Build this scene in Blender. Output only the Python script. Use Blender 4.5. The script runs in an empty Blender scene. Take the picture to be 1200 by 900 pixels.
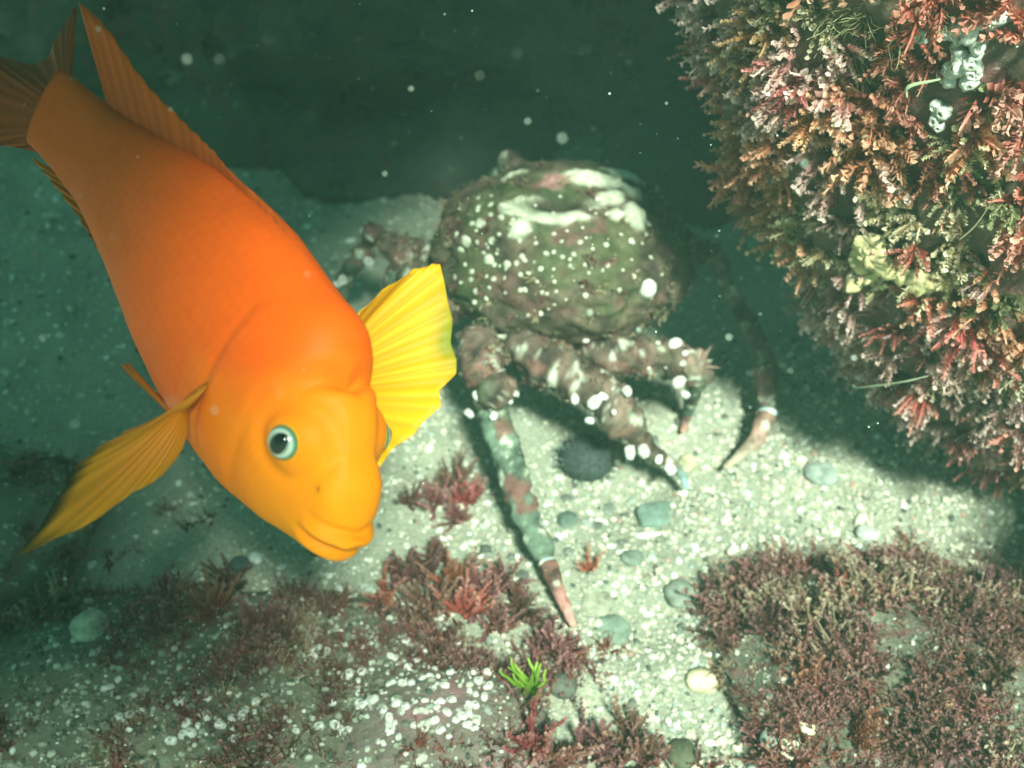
import bpy, bmesh, math
import numpy as np
from mathutils import Vector, Matrix, Euler
from mathutils.bvhtree import BVHTree

sc = bpy.context.scene
R = math.radians
rng = np.random.default_rng(7)

# ------------------------------------------------------------------ camera
FPX = 1287.0                      # focal length in pixels of the 1200 px wide photograph
PITCH = R(40)
CAM = np.array([0.0, 0.0, 0.57])
FW = np.array([0, math.cos(PITCH), -math.sin(PITCH)])
UP = np.array([0, math.sin(PITCH), math.cos(PITCH)])
RT = np.array([1.0, 0, 0])
cd = bpy.data.cameras.new('camera'); cam = bpy.data.objects.new('camera', cd)
sc.collection.objects.link(cam); sc.camera = cam
cam.location = CAM; cam.rotation_euler = (R(90) - PITCH, 0, 0)
cd.sensor_width = 36; cd.lens = 36 * FPX / 1200
cd.clip_start = 0.01; cd.clip_end = 200
cd.dof.use_dof = True; cd.dof.focus_distance = 0.52; cd.dof.aperture_fstop = 8

# ------------------------------------------------------------------ light
SUN = np.array([0.17, -0.60, 0.76]); SUN /= np.linalg.norm(SUN)      # towards the sun
w = bpy.data.worlds.new('World'); sc.world = w; w.use_nodes = True
nt = w.node_tree; nt.nodes.clear()
sky = nt.nodes.new('ShaderNodeTexSky'); sky.sky_type = 'NISHITA'; sky.sun_disc = False
sky.sun_elevation = math.asin(SUN[2]); sky.sun_rotation = math.atan2(SUN[0], SUN[1])
mul = nt.nodes.new('ShaderNodeMix'); mul.data_type = 'RGBA'; mul.blend_type = 'MULTIPLY'
mul.inputs[0].default_value = 1.0; mul.inputs[7].default_value = (0.10, 0.48, 0.38, 1)   # daylight filtered by the green water above
bg = nt.nodes.new('ShaderNodeBackground'); bg.inputs[1].default_value = 0.05
wo = nt.nodes.new('ShaderNodeOutputWorld')
nt.links.new(sky.outputs[0], mul.inputs[6]); nt.links.new(mul.outputs[2], bg.inputs[0]); nt.links.new(bg.outputs[0], wo.inputs[0])
sd = bpy.data.lights.new('sun', 'SUN'); sun = bpy.data.objects.new('sun', sd); sc.collection.objects.link(sun)
sd.energy = 5.0; sd.angle = R(8); sd.color = (0.86, 1.0, 0.81)
sun.rotation_euler = Vector(SUN).to_track_quat('Z', 'Y').to_euler(); sun.location = (0.5, -0.8, 3)

vs = sc.view_settings
vs.view_transform = 'Standard'; vs.look = 'None'; vs.gamma = 1; vs.use_curve_mapping = False; vs.exposure = 1.3
sc.cycles.use_denoising = True
sc.cycles.max_bounces = 6; sc.cycles.diffuse_bounces = 2; sc.cycles.transparent_max_bounces = 6; sc.cycles.volume_bounces = 1
sc.cycles.caustics_reflective = False; sc.cycles.caustics_refractive = False

# ------------------------------------------------------------------ helpers
def at(px, py, d):
    """point seen at photo pixel (px,py) at depth d along the viewing axis"""
    return CAM + d * (FW + RT * (px - 600) / FPX - UP * (py - 450) / FPX)
def ray(px, py):
    v = FW + RT * (px - 600) / FPX - UP * (py - 450) / FPX
    return v / np.linalg.norm(v)

def _h(i, j, k, s):
    n = (i * 73856093) ^ (j * 19349663) ^ (k * 83492791) ^ (s * 2654435761)
    n = (n ^ (n >> 13)) * 1274126177 & 0x7fffffff
    n = (n ^ (n >> 16)) & 0xffff
    return n / 32767.5 - 1.0
def vn(P, s=0):
    P = np.asarray(P, float); I = np.floor(P).astype(np.int64); f = P - I; f = f * f * (3 - 2 * f)
    o = 0
    for a in (0, 1):
        for b in (0, 1):
            for c in (0, 1):
                wgt = (f[..., 0] if a else 1 - f[..., 0]) * (f[..., 1] if b else 1 - f[..., 1]) * (f[..., 2] if c else 1 - f[..., 2])
                o = o + wgt * _h(I[..., 0] + a, I[..., 1] + b, I[..., 2] + c, s)
    return o
def fbm(P, freq, octv=4, s=0, gain=.5):
    P = np.asarray(P, float); o = 0; a = 1
    for k in range(octv):
        o = o + a * vn(P * freq + 17.3 * k, s + k); a *= gain; freq *= 2.03
    return o

def mesh_np(name, V, Fs, smooth=True, col=None):
    """mesh from numpy: V (n,3), Fs list of (m,k) index arrays, col optional (n,3)"""
    if not isinstance(Fs, (list, tuple)): Fs = [Fs]
    Fs = [np.asarray(f, np.int32) for f in Fs if len(f)]
    me = bpy.data.meshes.new(name)
    V = np.asarray(V, np.float32)
    tot = np.concatenate([np.full(len(f), f.shape[1], np.int32) for f in Fs])
    loops = np.concatenate([f.ravel() for f in Fs])
    me.vertices.add(len(V)); me.vertices.foreach_set('co', V.ravel())
    me.loops.add(len(loops)); me.loops.foreach_set('vertex_index', loops)
    me.polygons.add(len(tot))
    st = np.concatenate([[0], np.cumsum(tot)[:-1]]).astype(np.int32)
    me.polygons.foreach_set('loop_start', st)
    try: me.polygons.foreach_set('loop_total', tot)
    except Exception: pass
    me.polygons.foreach_set('use_smooth', np.full(len(tot), smooth, bool))
    me.update(calc_edges=True); me.validate()
    if col is not None:
        a = me.attributes.new('col', 'FLOAT_COLOR', 'POINT')
        c = np.ones((len(V), 4), np.float32); c[:, :3] = col
        a.data.foreach_set('color', c.ravel())
    return me
def link(name, me, mat=None, parent=None, loc=None, rot=None, scale=None):
    o = bpy.data.objects.new(name, me); sc.collection.objects.link(o)
    if mat is not None and me is not None and not me.materials: me.materials.append(mat)
    if parent is not None: o.parent = parent
    if loc is not None: o.location = loc
    if rot is not None: o.rotation_euler = rot
    if scale is not None: o.scale = scale if hasattr(scale, '__len__') else (scale,) * 3
    return o
def tag(o, label=None, cat=None, group=None, kind=None):
    if label: o['label'] = label
    if cat: o['category'] = cat
    if group: o['group'] = group
    if kind: o['kind'] = kind
    return o
def empty(name, loc):
    o = bpy.data.objects.new(name, None); sc.collection.objects.link(o); o.location = loc; o.empty_display_size = .02
    return o
def ico(sub):
    bm = bmesh.new(); bmesh.ops.create_icosphere(bm, subdivisions=sub, radius=1)
    V = np.array([v.co[:] for v in bm.verts]); F = np.array([[v.index for v in f.verts] for f in bm.faces]); bm.free()
    return V, F
ICO1, ICO2, ICO3 = ico(1), ico(2), ico(3)
def rotm(rx, ry, rz): return np.array(Euler((rx, ry, rz)).to_matrix())
def basis(n, spin=0.):
    """rotation whose Z is n"""
    q = Vector(n).to_track_quat('Z', 'Y').to_matrix() @ Matrix.Rotation(spin, 3, 'Z')
    return q
def frames(P):
    P = np.asarray(P, float); T = np.gradient(P, axis=0); T /= np.linalg.norm(T, axis=1)[:, None] + 1e-12
    a = np.array([0, 0, 1.]) if abs(T[0, 2]) < .9 else np.array([1., 0, 0])
    N = [np.cross(T[0], a)]; N[0] /= np.linalg.norm(N[0])
    for i in range(1, len(P)):
        n = N[-1] - T[i] * (N[-1] @ T[i]); N.append(n / np.linalg.norm(n))
    N = np.array(N); return T, N, np.cross(T, N)
def resample(P, n):
    P = np.asarray(P, float); k = len(P)
    if k < 3:
        t = np.linspace(0, 1, n)[:, None]; return P[0] * (1 - t) + P[-1] * t
    # catmull-rom
    Q = np.vstack([2 * P[0] - P[1], P, 2 * P[-1] - P[-2]]); t = np.linspace(0, k - 1 - 1e-9, n); i = t.astype(int); u = (t - i)[:, None]
    a, b, c, d = Q[i], Q[i + 1], Q[i + 2], Q[i + 3]
    return .5 * (2 * b + (c - a) * u + (2 * a - 5 * b + 4 * c - d) * u * u + (3 * b - a - 3 * c + d) * u ** 3)
def loft(P, rad, nseg=16, n=None, squash=1., amp=0., freq=60, seed=0, round_ends=True):
    """tube along P; rad per control point; returns V,[F4,F3]"""
    P = np.asarray(P, float); rad = np.asarray(rad, float)
    n = n or len(P) * 6
    rr = np.interp(np.linspace(0, 1, n), np.linspace(0, 1, len(rad)), rad); C = resample(P, n)
    if round_ends:
        L = np.concatenate([[0], np.cumsum(np.linalg.norm(np.diff(C, axis=0), axis=1))])
        for (e, ) in ((0,), (1,)):
            dist = L if e == 0 else L[-1] - L
            r0 = rr[0] if e == 0 else rr[-1]
            tt = np.clip(dist / max(r0 * .8, 1e-6), 0, 1); rr = rr * np.sqrt(np.clip(1 - (1 - tt) ** 2, .02, 1))
    T, N, B = frames(C)
    th = np.linspace(0, 2 * math.pi, nseg, endpoint=False)
    V = C[:, None] + rr[:, None, None] * (np.cos(th)[None, :, None] * N[:, None] + squash * np.sin(th)[None, :, None] * B[:, None])
    if amp:
        D = V - C[:, None]; V = V + D * (amp * fbm(V, freq, 3, seed))[..., None]
    V = V.reshape(-1, 3)
    i, j = np.meshgrid(np.arange(n - 1), np.arange(nseg), indexing='ij'); j2 = (j + 1) % nseg
    F = np.stack([i * nseg + j, i * nseg + j2, (i + 1) * nseg + j2, (i + 1) * nseg + j], -1).reshape(-1, 4)
    V = np.vstack([V, C[0], C[-1]]); a = len(V) - 2
    jj = np.arange(nseg); k2 = (jj + 1) % nseg
    F3 = np.vstack([np.stack([k2, jj, np.full(nseg, a)], 1), np.stack([(n - 1) * nseg + jj, (n - 1) * nseg + k2, np.full(nseg, a + 1)], 1)])
    return V, [F, F3]
def join(parts):
    Vs, F4, F3, o = [], [], [], 0
    for V, Fs in parts:
        if not isinstance(Fs, (list, tuple)): Fs = [Fs]
        Vs.append(V)
        for f in Fs:
            f = np.asarray(f)
            (F4 if f.shape[1] == 4 else F3).append(f + o)
        o += len(V)
    out = []
    if F4: out.append(np.vstack(F4))
    if F3: out.append(np.vstack(F3))
    return np.vstack(Vs), out
def bvh_of(o):
    me = o.data; mw = np.array(o.matrix_basis); V = np.empty(len(me.vertices) * 3); me.vertices.foreach_get('co', V); V = V.reshape(-1, 3) @ mw[:3, :3].T + mw[:3, 3]
    return BVHTree.FromPolygons([Vector(v) for v in V], [p.vertices[:] for p in me.polygons])
def drop(b, x, y):
    h = b.ray_cast(Vector((x, y, 3)), Vector((0, 0, -1))); return h[0], h[1]
def pick(b, px, py):
    h = b.ray_cast(Vector(CAM), Vector(ray(px, py))); return h[0], h[1]

# ------------------------------------------------------------------ materials
def mat_new(name):
    m = bpy.data.materials.new(name); m.use_nodes = True; t = m.node_tree
    b = t.nodes['Principled BSDF']; return m, t, b
def N(t, typ, **kw):
    n = t.nodes.new(typ)
    for k, v in kw.items(): setattr(n, k, v)
    return n
def ramp(t, fac, stops):
    r = N(t, 'ShaderNodeValToRGB'); e = r.color_ramp.elements
    while len(e) < len(stops): e.new(.5)
    for x, (p, c) in zip(e, stops): x.position = p; x.color = (*c, 1)
    t.links.new(fac, r.inputs[0]); return r.outputs[0]
def noise(t, scale, detail=5, rough=.6, co=None, dist=0):
    n = N(t, 'ShaderNodeTexNoise'); n.inputs['Scale'].default_value = scale; n.inputs['Detail'].default_value = detail; n.inputs['Roughness'].default_value = rough
    n.inputs['Distortion'].default_value = dist
    if co is not None: t.links.new(co, n.inputs['Vector'])
    return n.outputs['Fac']
def mix(t, fac, a, b, mode='MIX'):
    m = N(t, 'ShaderNodeMix'); m.data_type = 'RGBA'; m.blend_type = mode
    for s, v in ((m.inputs[0], fac), (m.inputs[6], a), (m.inputs[7], b)):
        if hasattr(v, 'links') or hasattr(v, 'is_linked'): t.links.new(v, s)
        elif isinstance(v, (int, float)): s.default_value = v
        else: s.default_value = (*v, 1)
    return m.outputs[2]
def bump(t, b, h, strength, dist):
    n = N(t, 'ShaderNodeBump'); n.inputs['Strength'].default_value = strength; n.inputs['Distance'].default_value = dist
    t.links.new(h, n.inputs['Height']); t.links.new(n.outputs[0], b.inputs['Normal'])
def geo_pos(t): return N(t, 'ShaderNodeNewGeometry').outputs['Position']

def rock_mat(name, c0, c1, c2, c3):
    m, t, b = mat_new(name); p = geo_pos(t)
    a = ramp(t, noise(t, 9, 6, .65, p), [(.38, c0), (.5, c1), (.62, c0)])
    pink = ramp(t, noise(t, 14, 5, .6, p, .8), [(.54, (0, 0, 0)), (.60, (1, 1, 1))])
    a = mix(t, pink, a, c2)
    wh = ramp(t, noise(t, 95, 3, .7, p), [(.64, (0, 0, 0)), (.70, (1, 1, 1))])
    a = mix(t, wh, a, c3)
    t.links.new(a, b.inputs['Base Color']); b.inputs['Roughness'].default_value = .85
    bump(t, b, noise(t, 130, 8, .7, p), .9, .006)
    return m
M = {}
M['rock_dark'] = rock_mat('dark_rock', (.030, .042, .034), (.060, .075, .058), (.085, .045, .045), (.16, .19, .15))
M['rock_red'] = rock_mat('algae_rock', (.12, .085, .065), (.20, .13, .09), (.28, .12, .11), (.45, .40, .30))
M['rock_turf'] = rock_mat('turf_rock', (.11, .12, .085), (.22, .22, .16), (.20, .10, .09), (.50, .52, .42))
M['rock_pink'] = rock_mat('pink_crust_rock', (.30, .24, .21), (.22, .18, .15), (.36, .19, .20), (.62, .60, .54))

def sand_mat():
    m, t, b = mat_new('sand'); p = geo_pos(t)
    a = ramp(t, noise(t, 7, 5, .6, p), [(.35, (.22, .225, .17)), (.55, (.40, .40, .31)), (.7, (.52, .51, .40))])
    g = ramp(t, noise(t, 330, 3, .75, p), [(.30, (.16, .17, .15)), (.5, (.5, .5, .46)), (.68, (1.25, 1.22, 1.1))])
    a = mix(t, 1.0, a, g, 'MULTIPLY'); a = mix(t, .5, a, (.48, .51, .41))
    t.links.new(a, b.inputs['Base Color']); b.inputs['Roughness'].default_value = .9
    bump(t, b, noise(t, 260, 6, .7, p), .8, .004); return m
M['sand'] = sand_mat()
def attr_mat(name, rough=.7, hue=0., trans=0., sub=0., grain=0., val=.0, spec=.4):
    """colour from the mesh's own colour attribute, varied per object"""
    m, t, b = mat_new(name); a = N(t, 'ShaderNodeAttribute', attribute_name='col').outputs['Color']
    if hue or val:
        oi = N(t, 'ShaderNodeObjectInfo').outputs['Random']; hs = N(t, 'ShaderNodeHueSaturation')
        mr = N(t, 'ShaderNodeMapRange'); mr.inputs[3].default_value = .5 - hue; mr.inputs[4].default_value = .5 + hue
        mv = N(t, 'ShaderNodeMapRange'); mv.inputs[3].default_value = 1 - val; mv.inputs[4].default_value = 1 + val
        ml = N(t, 'ShaderNodeMath', operation='FRACT'); mm = N(t, 'ShaderNodeMath', operation='MULTIPLY'); mm.inputs[1].default_value = 7.31
        t.links.new(oi, mr.inputs[0]); t.links.new(oi, mm.inputs[0]); t.links.new(mm.outputs[0], ml.inputs[0]); t.links.new(ml.outputs[0], mv.inputs[0])
        t.links.new(mr.outputs[0], hs.inputs['Hue']); t.links.new(mv.outputs[0], hs.inputs['Value']); t.links.new(a, hs.inputs['Color']); a = hs.outputs[0]
    if grain:
        p = geo_pos(t); g = ramp(t, noise(t, grain, 5, .7, p), [(.3, (.5, .5, .5)), (.7, (1.3, 1.3, 1.3))]); a = mix(t, 1., a, g, 'MULTIPLY')
        bump(t, b, noise(t, grain * 1.7, 5, .7, p), .6, .002)
    t.links.new(a, b.inputs['Base Color']); b.inputs['Roughness'].default_value = rough; b.inputs['Specular IOR Level'].default_value = spec
    if sub:
        b.inputs['Subsurface Weight'].default_value = sub; b.inputs['Subsurface Radius'].default_value = (.01, .004, .001); b.inputs['Subsurface Scale'].default_value = .5
    if trans:
        o = t.nodes['Material Output']; tr = N(t, 'ShaderNodeBsdfTranslucent'); t.links.new(a, tr.inputs[0]); ms = N(t, 'ShaderNodeMixShader'); ms.inputs[0].default_value = trans
        t.links.new(b.outputs[0], ms.inputs[1]); t.links.new(tr.outputs[0], ms.inputs[2]); t.links.new(ms.outputs[0], o.inputs[0])
    return m
M['grain'] = attr_mat('gravel', .75, spec=.3)
M['frond'] = attr_mat('algae_frond', .65, hue=.022, trans=.38, val=.3, spec=.3)
M['turf'] = attr_mat('algae_turf', .7, trans=.35, spec=.25)
M['stone'] = attr_mat('stone', .7, grain=120)
M['shell'] = attr_mat('shell', .45, grain=300)
M['crab'] = attr_mat('crab_shell', .7, grain=160, spec=.3)
M['barnacle'] = attr_mat('barnacle', .7, val=.15, grain=400)
M['weed'] = attr_mat('weed', .6, trans=.3)
M['particle'] = attr_mat('particle', .8)

# ------------------------------------------------------------------ seabed
def ground_h(x, y):
    P = np.stack([x, y, np.zeros_like(x)], -1)
    h = .016 * fbm(P, 4.0, 3, 3) + .005 * fbm(P, 22, 3, 9) + .0018 * fbm(P, 90, 2, 12)
    return h - .006
def graded(a, b, dense0, dense1, step, coarse):
    mid = np.arange(dense0, dense1 + 1e-9, step)
    lo = dense0 - np.cumsum(step * 1.12 ** np.arange(1, 80)); lo = lo[lo > a][::-1]
    hi = dense1 + np.cumsum(step * 1.12 ** np.arange(1, 80)); hi = hi[hi < b]
    return np.concatenate([[a], lo, mid, hi, [b]])
gx = graded(-14, 14, -.85, .85, .0075, 0); gy = graded(-10, 16, .05, 1.35, .0075, 0)
X, Y = np.meshgrid(gx, gy, indexing='ij'); V = np.stack([X, Y, ground_h(X, Y)], -1).reshape(-1, 3)
ny = len(gy); i, j = np.meshgrid(np.arange(len(gx) - 1), np.arange(ny - 1), indexing='ij')
F = np.stack([i * ny + j, (i + 1) * ny + j, (i + 1) * ny + j + 1, i * ny + j + 1], -1).reshape(-1, 4)
seabed = tag(link('seabed', mesh_np('seabed', V, F), M['sand']), 'pale coarse sandy seabed with shell grit', 'seabed', kind='structure')
def gz(x, y): return float(ground_h(np.array([x]), np.array([y]))[0])
def gpt(px, py, lift=0.):
    """point on the seabed seen at a photo pixel"""
    d = ray(px, py); z = 0.
    for _ in range(6):
        p = CAM + d * ((z + lift - CAM[2]) / d[2]); z = gz(p[0], p[1])
    return p

# ------------------------------------------------------------------ rocks
def rock(name, mat, c, r, sub=5, amp=.12, freq=4., seed=0, ridge=.05, flat=None, rotz=0., fine=.02):
    V, F = ico(sub)
    n = fbm(V, 1.1 * freq / 4, 3, seed) * amp + ridge * (1 - np.abs(fbm(V, freq * .7, 3, seed + 40))) + fine * fbm(V, freq * 5, 4, seed + 60, .6)
    V = V * (1 + n)[:, None] * np.array(r)
    V = V @ rotm(0, 0, rotz).T
    return link(name, mesh_np(name, V, F), mat, loc=tuple(c))

boulder = tag(rock('boulder', M['rock_red'], (.415, .635, .44), (.285, .175, .44), 6, .08, 4, 11, .05, fine=.03),
              'large sunlit boulder shaggy with red and pink algae overhanging the dark gap', 'boulder')
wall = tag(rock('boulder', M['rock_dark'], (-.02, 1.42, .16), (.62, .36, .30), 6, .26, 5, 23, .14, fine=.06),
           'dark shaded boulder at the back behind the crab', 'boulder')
rock_l = tag(rock('rock', M['rock_turf'], (-.175, .375, -.024), (.21, .098, .034), 5, .14, 4, 31, .06, rotz=R(-6), fine=.05),
             'low flat rock covered in brown red turf below the orange fish', 'rock')
rock_r = tag(rock('rock', M['rock_turf'], (.275, .385, -.030), (.155, .115, .050), 5, .12, 4, 37, .06, rotz=R(-24), fine=.05),
             'low rock under a thick purple brown algae mat beside the pale sand', 'rock')
rock_p = tag(rock('rock', M['rock_pink'], (-.043, .352, -.008), (.066, .060, .026), 5, .10, 4, 41, .05, fine=.04),
             'small pink crusted rock studded with white barnacles', 'rock')
rock_c = tag(rock('rock', M['rock_turf'], (-.40, .52, -.02), (.10, .09, .05), 4, .14, 4, 43, .05, fine=.05),
             'small dark turf rock under the lower fin of the fish', 'rock')
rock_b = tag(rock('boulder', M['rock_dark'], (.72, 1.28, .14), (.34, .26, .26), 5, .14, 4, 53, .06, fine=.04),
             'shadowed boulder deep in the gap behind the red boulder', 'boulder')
shade_boulder = tag(rock('boulder', M['rock_red'], (.63, .33, .16), (.24, .20, .29), 5, .12, 4, 59, .06, fine=.04),  # out of view, added to throw shade on the right-hand ground
             'unseen tall boulder added to shade the ground under the red algae boulder', 'boulder')
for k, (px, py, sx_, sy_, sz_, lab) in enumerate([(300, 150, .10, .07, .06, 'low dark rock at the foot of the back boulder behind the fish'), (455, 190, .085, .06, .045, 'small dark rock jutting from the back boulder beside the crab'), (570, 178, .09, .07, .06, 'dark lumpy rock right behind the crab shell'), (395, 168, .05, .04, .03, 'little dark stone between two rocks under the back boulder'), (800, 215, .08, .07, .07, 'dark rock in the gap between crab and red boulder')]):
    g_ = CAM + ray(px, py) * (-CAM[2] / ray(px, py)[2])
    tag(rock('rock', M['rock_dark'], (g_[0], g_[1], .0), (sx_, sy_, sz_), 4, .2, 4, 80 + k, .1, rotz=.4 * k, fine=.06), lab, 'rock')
ROCKS = [boulder, wall, rock_l, rock_r, rock_p, rock_c, rock_b]
BV = {o.name: bvh_of(o) for o in ROCKS}; BVG = bvh_of(seabed)
def surf(px, py, among=None):
    """first surface of seabed or low rocks seen at a pixel"""
    best = None
    for b in ([BVG] + [BV[o.name] for o in (among or [rock_l, rock_r, rock_p, rock_c])]):
        p, n = pick(b, px, py)
        if p is not None and (best is None or (p - Vector(CAM)).length < best[2]): best = (p, n, (p - Vector(CAM)).length)
    return best[0], best[1]
def top(x, y):
    best = None
    for b in [BVG] + [BV[o.name] for o in (rock_l, rock_r, rock_p, rock_c)]:
        p, n = drop(b, x, y)
        if p is not None and (best is None or p.z > best[0].z): best = (p, n)
    return best

# ------------------------------------------------------------------ algae
def pal(*cs): return np.array(cs, float)
RED = pal((.34, .060, .045), (.54, .13, .095), (.74, .38, .30))
RUST = pal((.34, .085, .050), (.57, .20, .11), (.76, .48, .34))
PINK = pal((.38, .13, .12), (.60, .29, .27), (.80, .62, .57))
CREAM = pal((.28, .18, .10), (.50, .38, .22), (.76, .68, .50))
GREEN = pal((.08, .08, .035), (.20, .19, .085), (.42, .42, .24))
BROWN = pal((.075, .032, .026), (.17, .070, .058), (.33, .19, .16))
PLUM = pal((.10, .030, .034), (.22, .070, .072), (.40, .21, .20))
OLIVE = pal((.050, .050, .026), (.13, .12, .070), (.27, .26, .17))
def palmap(p, u):
    return np.stack([np.interp(u, [0, .55, 1], p[:, k]) for k in range(3)], -1)
def tuft(r, palette, n=12, L=.035, spread=.8, segs=5, pin=True, rad=.0009, pinl=.006, curl=.5, subs=(0., .5)):
    """branching coralline tuft: tapering stems with beaded side branchlets"""
    Vs, Fs, Us, o = [], [], [], 0
    for k in range(n):
        az = r.uniform(0, 6.283); tl = spread * math.sqrt(r.uniform(.02, 1)); l = L * r.uniform(.55, 1.1)
        d = np.array([math.cos(az) * math.sin(tl), math.sin(az) * math.sin(tl), math.cos(tl)])
        side = np.cross(d, r.normal(size=3)); side /= np.linalg.norm(side)
        p = np.array([math.cos(az), math.sin(az), 0]) * L * .12 * r.uniform(0, 1); C = [p]
        for s in range(segs):
            d = d + r.normal(size=3) * .22 * curl + np.array([0, 0, .05]); d /= np.linalg.norm(d); p = p + d * l / segs; C.append(p)
        C = np.array(C); T, Nn, B = frames(C); rr = rad * np.linspace(1.25, .35, segs + 1)
        th = np.array([0, 2.094, 4.189])
        R3 = C[:, None] + rr[:, None, None] * (np.cos(th)[None, :, None] * Nn[:, None] + np.sin(th)[None, :, None] * B[:, None])
        Vs.append(R3.reshape(-1, 3)); Us.append(np.repeat(np.linspace(.1, 1, segs + 1), 3))
        for s in range(segs):
            for q in range(3):
                a, b2 = o + s * 3 + q, o + s * 3 + (q + 1) % 3
                Fs += [(a, b2, b2 + 3), (a, b2 + 3, a + 3)]
        o += 3 * (segs + 1)
        if pin:
            for s in range(1, segs + 1):
                for sub in subs:
                    c = C[s] - (C[s] - C[s - 1]) * sub; u = (s - sub) / segs
                    for sg in (-1, 1):
                        dd = T[s] * .75 + sg * side + r.normal(size=3) * .25; dd /= np.linalg.norm(dd); ll = pinl * (1.15 - .75 * u) * r.uniform(.6, 1.2)
                        wd = np.cross(dd, T[s]); wd /= np.linalg.norm(wd) + 1e-9; w2 = np.cross(dd, wd); q = rad * .9
                        Vs.append(np.array([c + wd * q, c - wd * q * .5 + w2 * q, c + dd * ll * .6 + wd * q * 1.5, c + dd * ll * .6 - wd * q * 1.5, c + dd * ll])); Us.append(np.array([u * .8, u * .8, u * .8 + .15, u * .8 + .15, min(1, u * .8 + .35)]))
                        Fs += [(o, o + 1, o + 2), (o + 1, o + 3, o + 2), (o + 2, o + 3, o + 4)]; o += 5
    V = np.vstack(Vs); U = np.concatenate(Us)
    return V, np.array(Fs), palmap(palette, np.clip(U + r.normal(size=len(U)) * .08, 0, 1))
def scatter(o, n, r, cond=None):
    """random points on an object's surface by area"""
    me = o.data; mw = np.array(o.matrix_basis); V = np.empty(len(me.vertices) * 3); me.vertices.foreach_get('co', V); V = V.reshape(-1, 3) @ mw[:3, :3].T + mw[:3, 3]
    T = np.array([p.vertices[:3] for p in me.polygons]); a, b, c = V[T[:, 0]], V[T[:, 1]], V[T[:, 2]]
    nn = np.cross(b - a, c - a); A = np.linalg.norm(nn, axis=1); nn = nn / (A[:, None] + 1e-12); ctr = (a + b + c) / 3
    wgt = A * (cond(ctr, nn) if cond else 1.); k = r.choice(len(T), n, p=wgt / wgt.sum())
    u, v = r.random(n), r.random(n); f = u + v > 1; u[f], v[f] = 1 - u[f], 1 - v[f]
    return a[k] + (b - a)[k] * u[:, None] + (c - a)[k] * v[:, None], nn[k]
def turf_mesh(name, pts, nrm, templates, chooser, r, smin, smax, lean=(0, 0, 0), smod=False):
    """one joined mesh of many small tufts"""
    Vs, Fs, Cs, o = [], [], [], 0
    for p, n in zip(pts, nrm):
        V, F, C = templates[chooser(p, r)]
        n = n + r.normal(size=3) * .25 + np.array(lean); n /= np.linalg.norm(n)
        Q = np.array(basis(n, r.uniform(0, 6.28))); s = r.uniform(smin, smax)
        if smod: s *= float(np.clip(1 + smod * vn(np.array([p * 26.]), 61)[0], .35, 2.0))
        Vs.append((V * s) @ Q.T + p - n * .002); Fs.append(F + o); Cs.append(C * r.uniform(.65, 1.3)); o += len(V)
    return mesh_np(name, np.vstack(Vs), np.vstack(Fs), False, np.vstack(Cs))

r = np.random.default_rng(5)
T_small = [tuft(r, p, 8, .021, 1.0, 3, True, .0010, .0058) for p in (RED, RUST, PINK, CREAM, GREEN, RED * .7 + PINK * .3)]
T_turf = [tuft(r, p, 10, .0115, 1.35, 3, True, .00044, .0026, 1.5, (0.,)) for p in (PLUM, RED * .42, BROWN * .8, PLUM * .6 + BROWN * .4, PLUM * .8, CREAM * .5 + PLUM * .3)]
def choose_boulder(p, r):
    a = vn(np.array([p * 9.]), 3)[0]; b = vn(np.array([p * 7. + 5]), 8)[0]
    if r.random() < .15: return int(r.integers(0, 6))
    if b > .5: return 4 if p[2] > .36 else 3
    if a < -.36: return 5
    if a < -.06: return 0
    if a < .10: return 1
    return 2 if b < .10 else 3
BARE = [np.array(pick(BV[boulder.name], *q)[0]) for q in ((1118, 34), (1140, 38), (1162, 24), (1135, 72), (1120, 90), (1140, 92), (1102, 135))]
def clear(c):
    return np.min([np.linalg.norm(c - b, axis=1) for b in BARE], axis=0) > .0085
pts, nn = scatter(boulder, 2150, r, lambda c, n: clear(c) * (n[:, 1] < .5) * (c[:, 0] < .68) * np.where(c[:, 2] < .5, 1., .25) * (c[:, 2] > .02) * np.clip(1.1 + .9 * n[:, 2] - .3 * n[:, 1], .12, 2))
tf = link('algae_turf', turf_mesh('algae_turf', pts, nn, T_small, choose_boulder, r, .65, 1.25, smod=.5), M['turf'])
tag(tf, 'dense short red and cream algae turf covering the sunlit boulder', 'algae', kind='stuff')

def big(palette, seed, **kw):
    rr = np.random.default_rng(seed); V, F, C = tuft(rr, palette, **kw); me = mesh_np('algae_tuft', V, F, False, C); me.materials.append(M['frond']); return me
K = {
 'red': ([big(RED, s, n=15, L=.046, spread=.85, segs=7, rad=.0011, pinl=.008) for s in (1, 2, 3)], 'deep red feathery algae tuft on the sunlit boulder', 'deep red tufts on the boulder'),
 'rust': ([big(RUST, s, n=16, L=.040, spread=1., segs=6, rad=.0012, pinl=.0075) for s in (4, 5, 6)], 'rusty orange branching algae tuft on the sunlit boulder', 'rusty orange tufts on the boulder'),
 'pink': ([big(PINK, s, n=14, L=.036, spread=1., segs=6, rad=.0013, pinl=.008) for s in (7, 8, 9)], 'pale tipped pink coralline algae tuft on the sunlit boulder', 'pink coralline tufts on the boulder'),
 'cream': ([big(CREAM, s, n=16, L=.034, spread=1.1, segs=6, rad=.0011, pinl=.007) for s in (10, 11, 12)], 'cream and yellow branching algae tuft on the sunlit boulder', 'cream tufts on the boulder'),
 'green': ([big(GREEN, s, n=34, L=.028, spread=1.15, segs=6, pin=False, rad=.0006, curl=1.4) for s in (13, 14)], 'yellow green thread algae tuft on the sunlit boulder', 'green thread algae on the boulder'),
}
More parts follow.
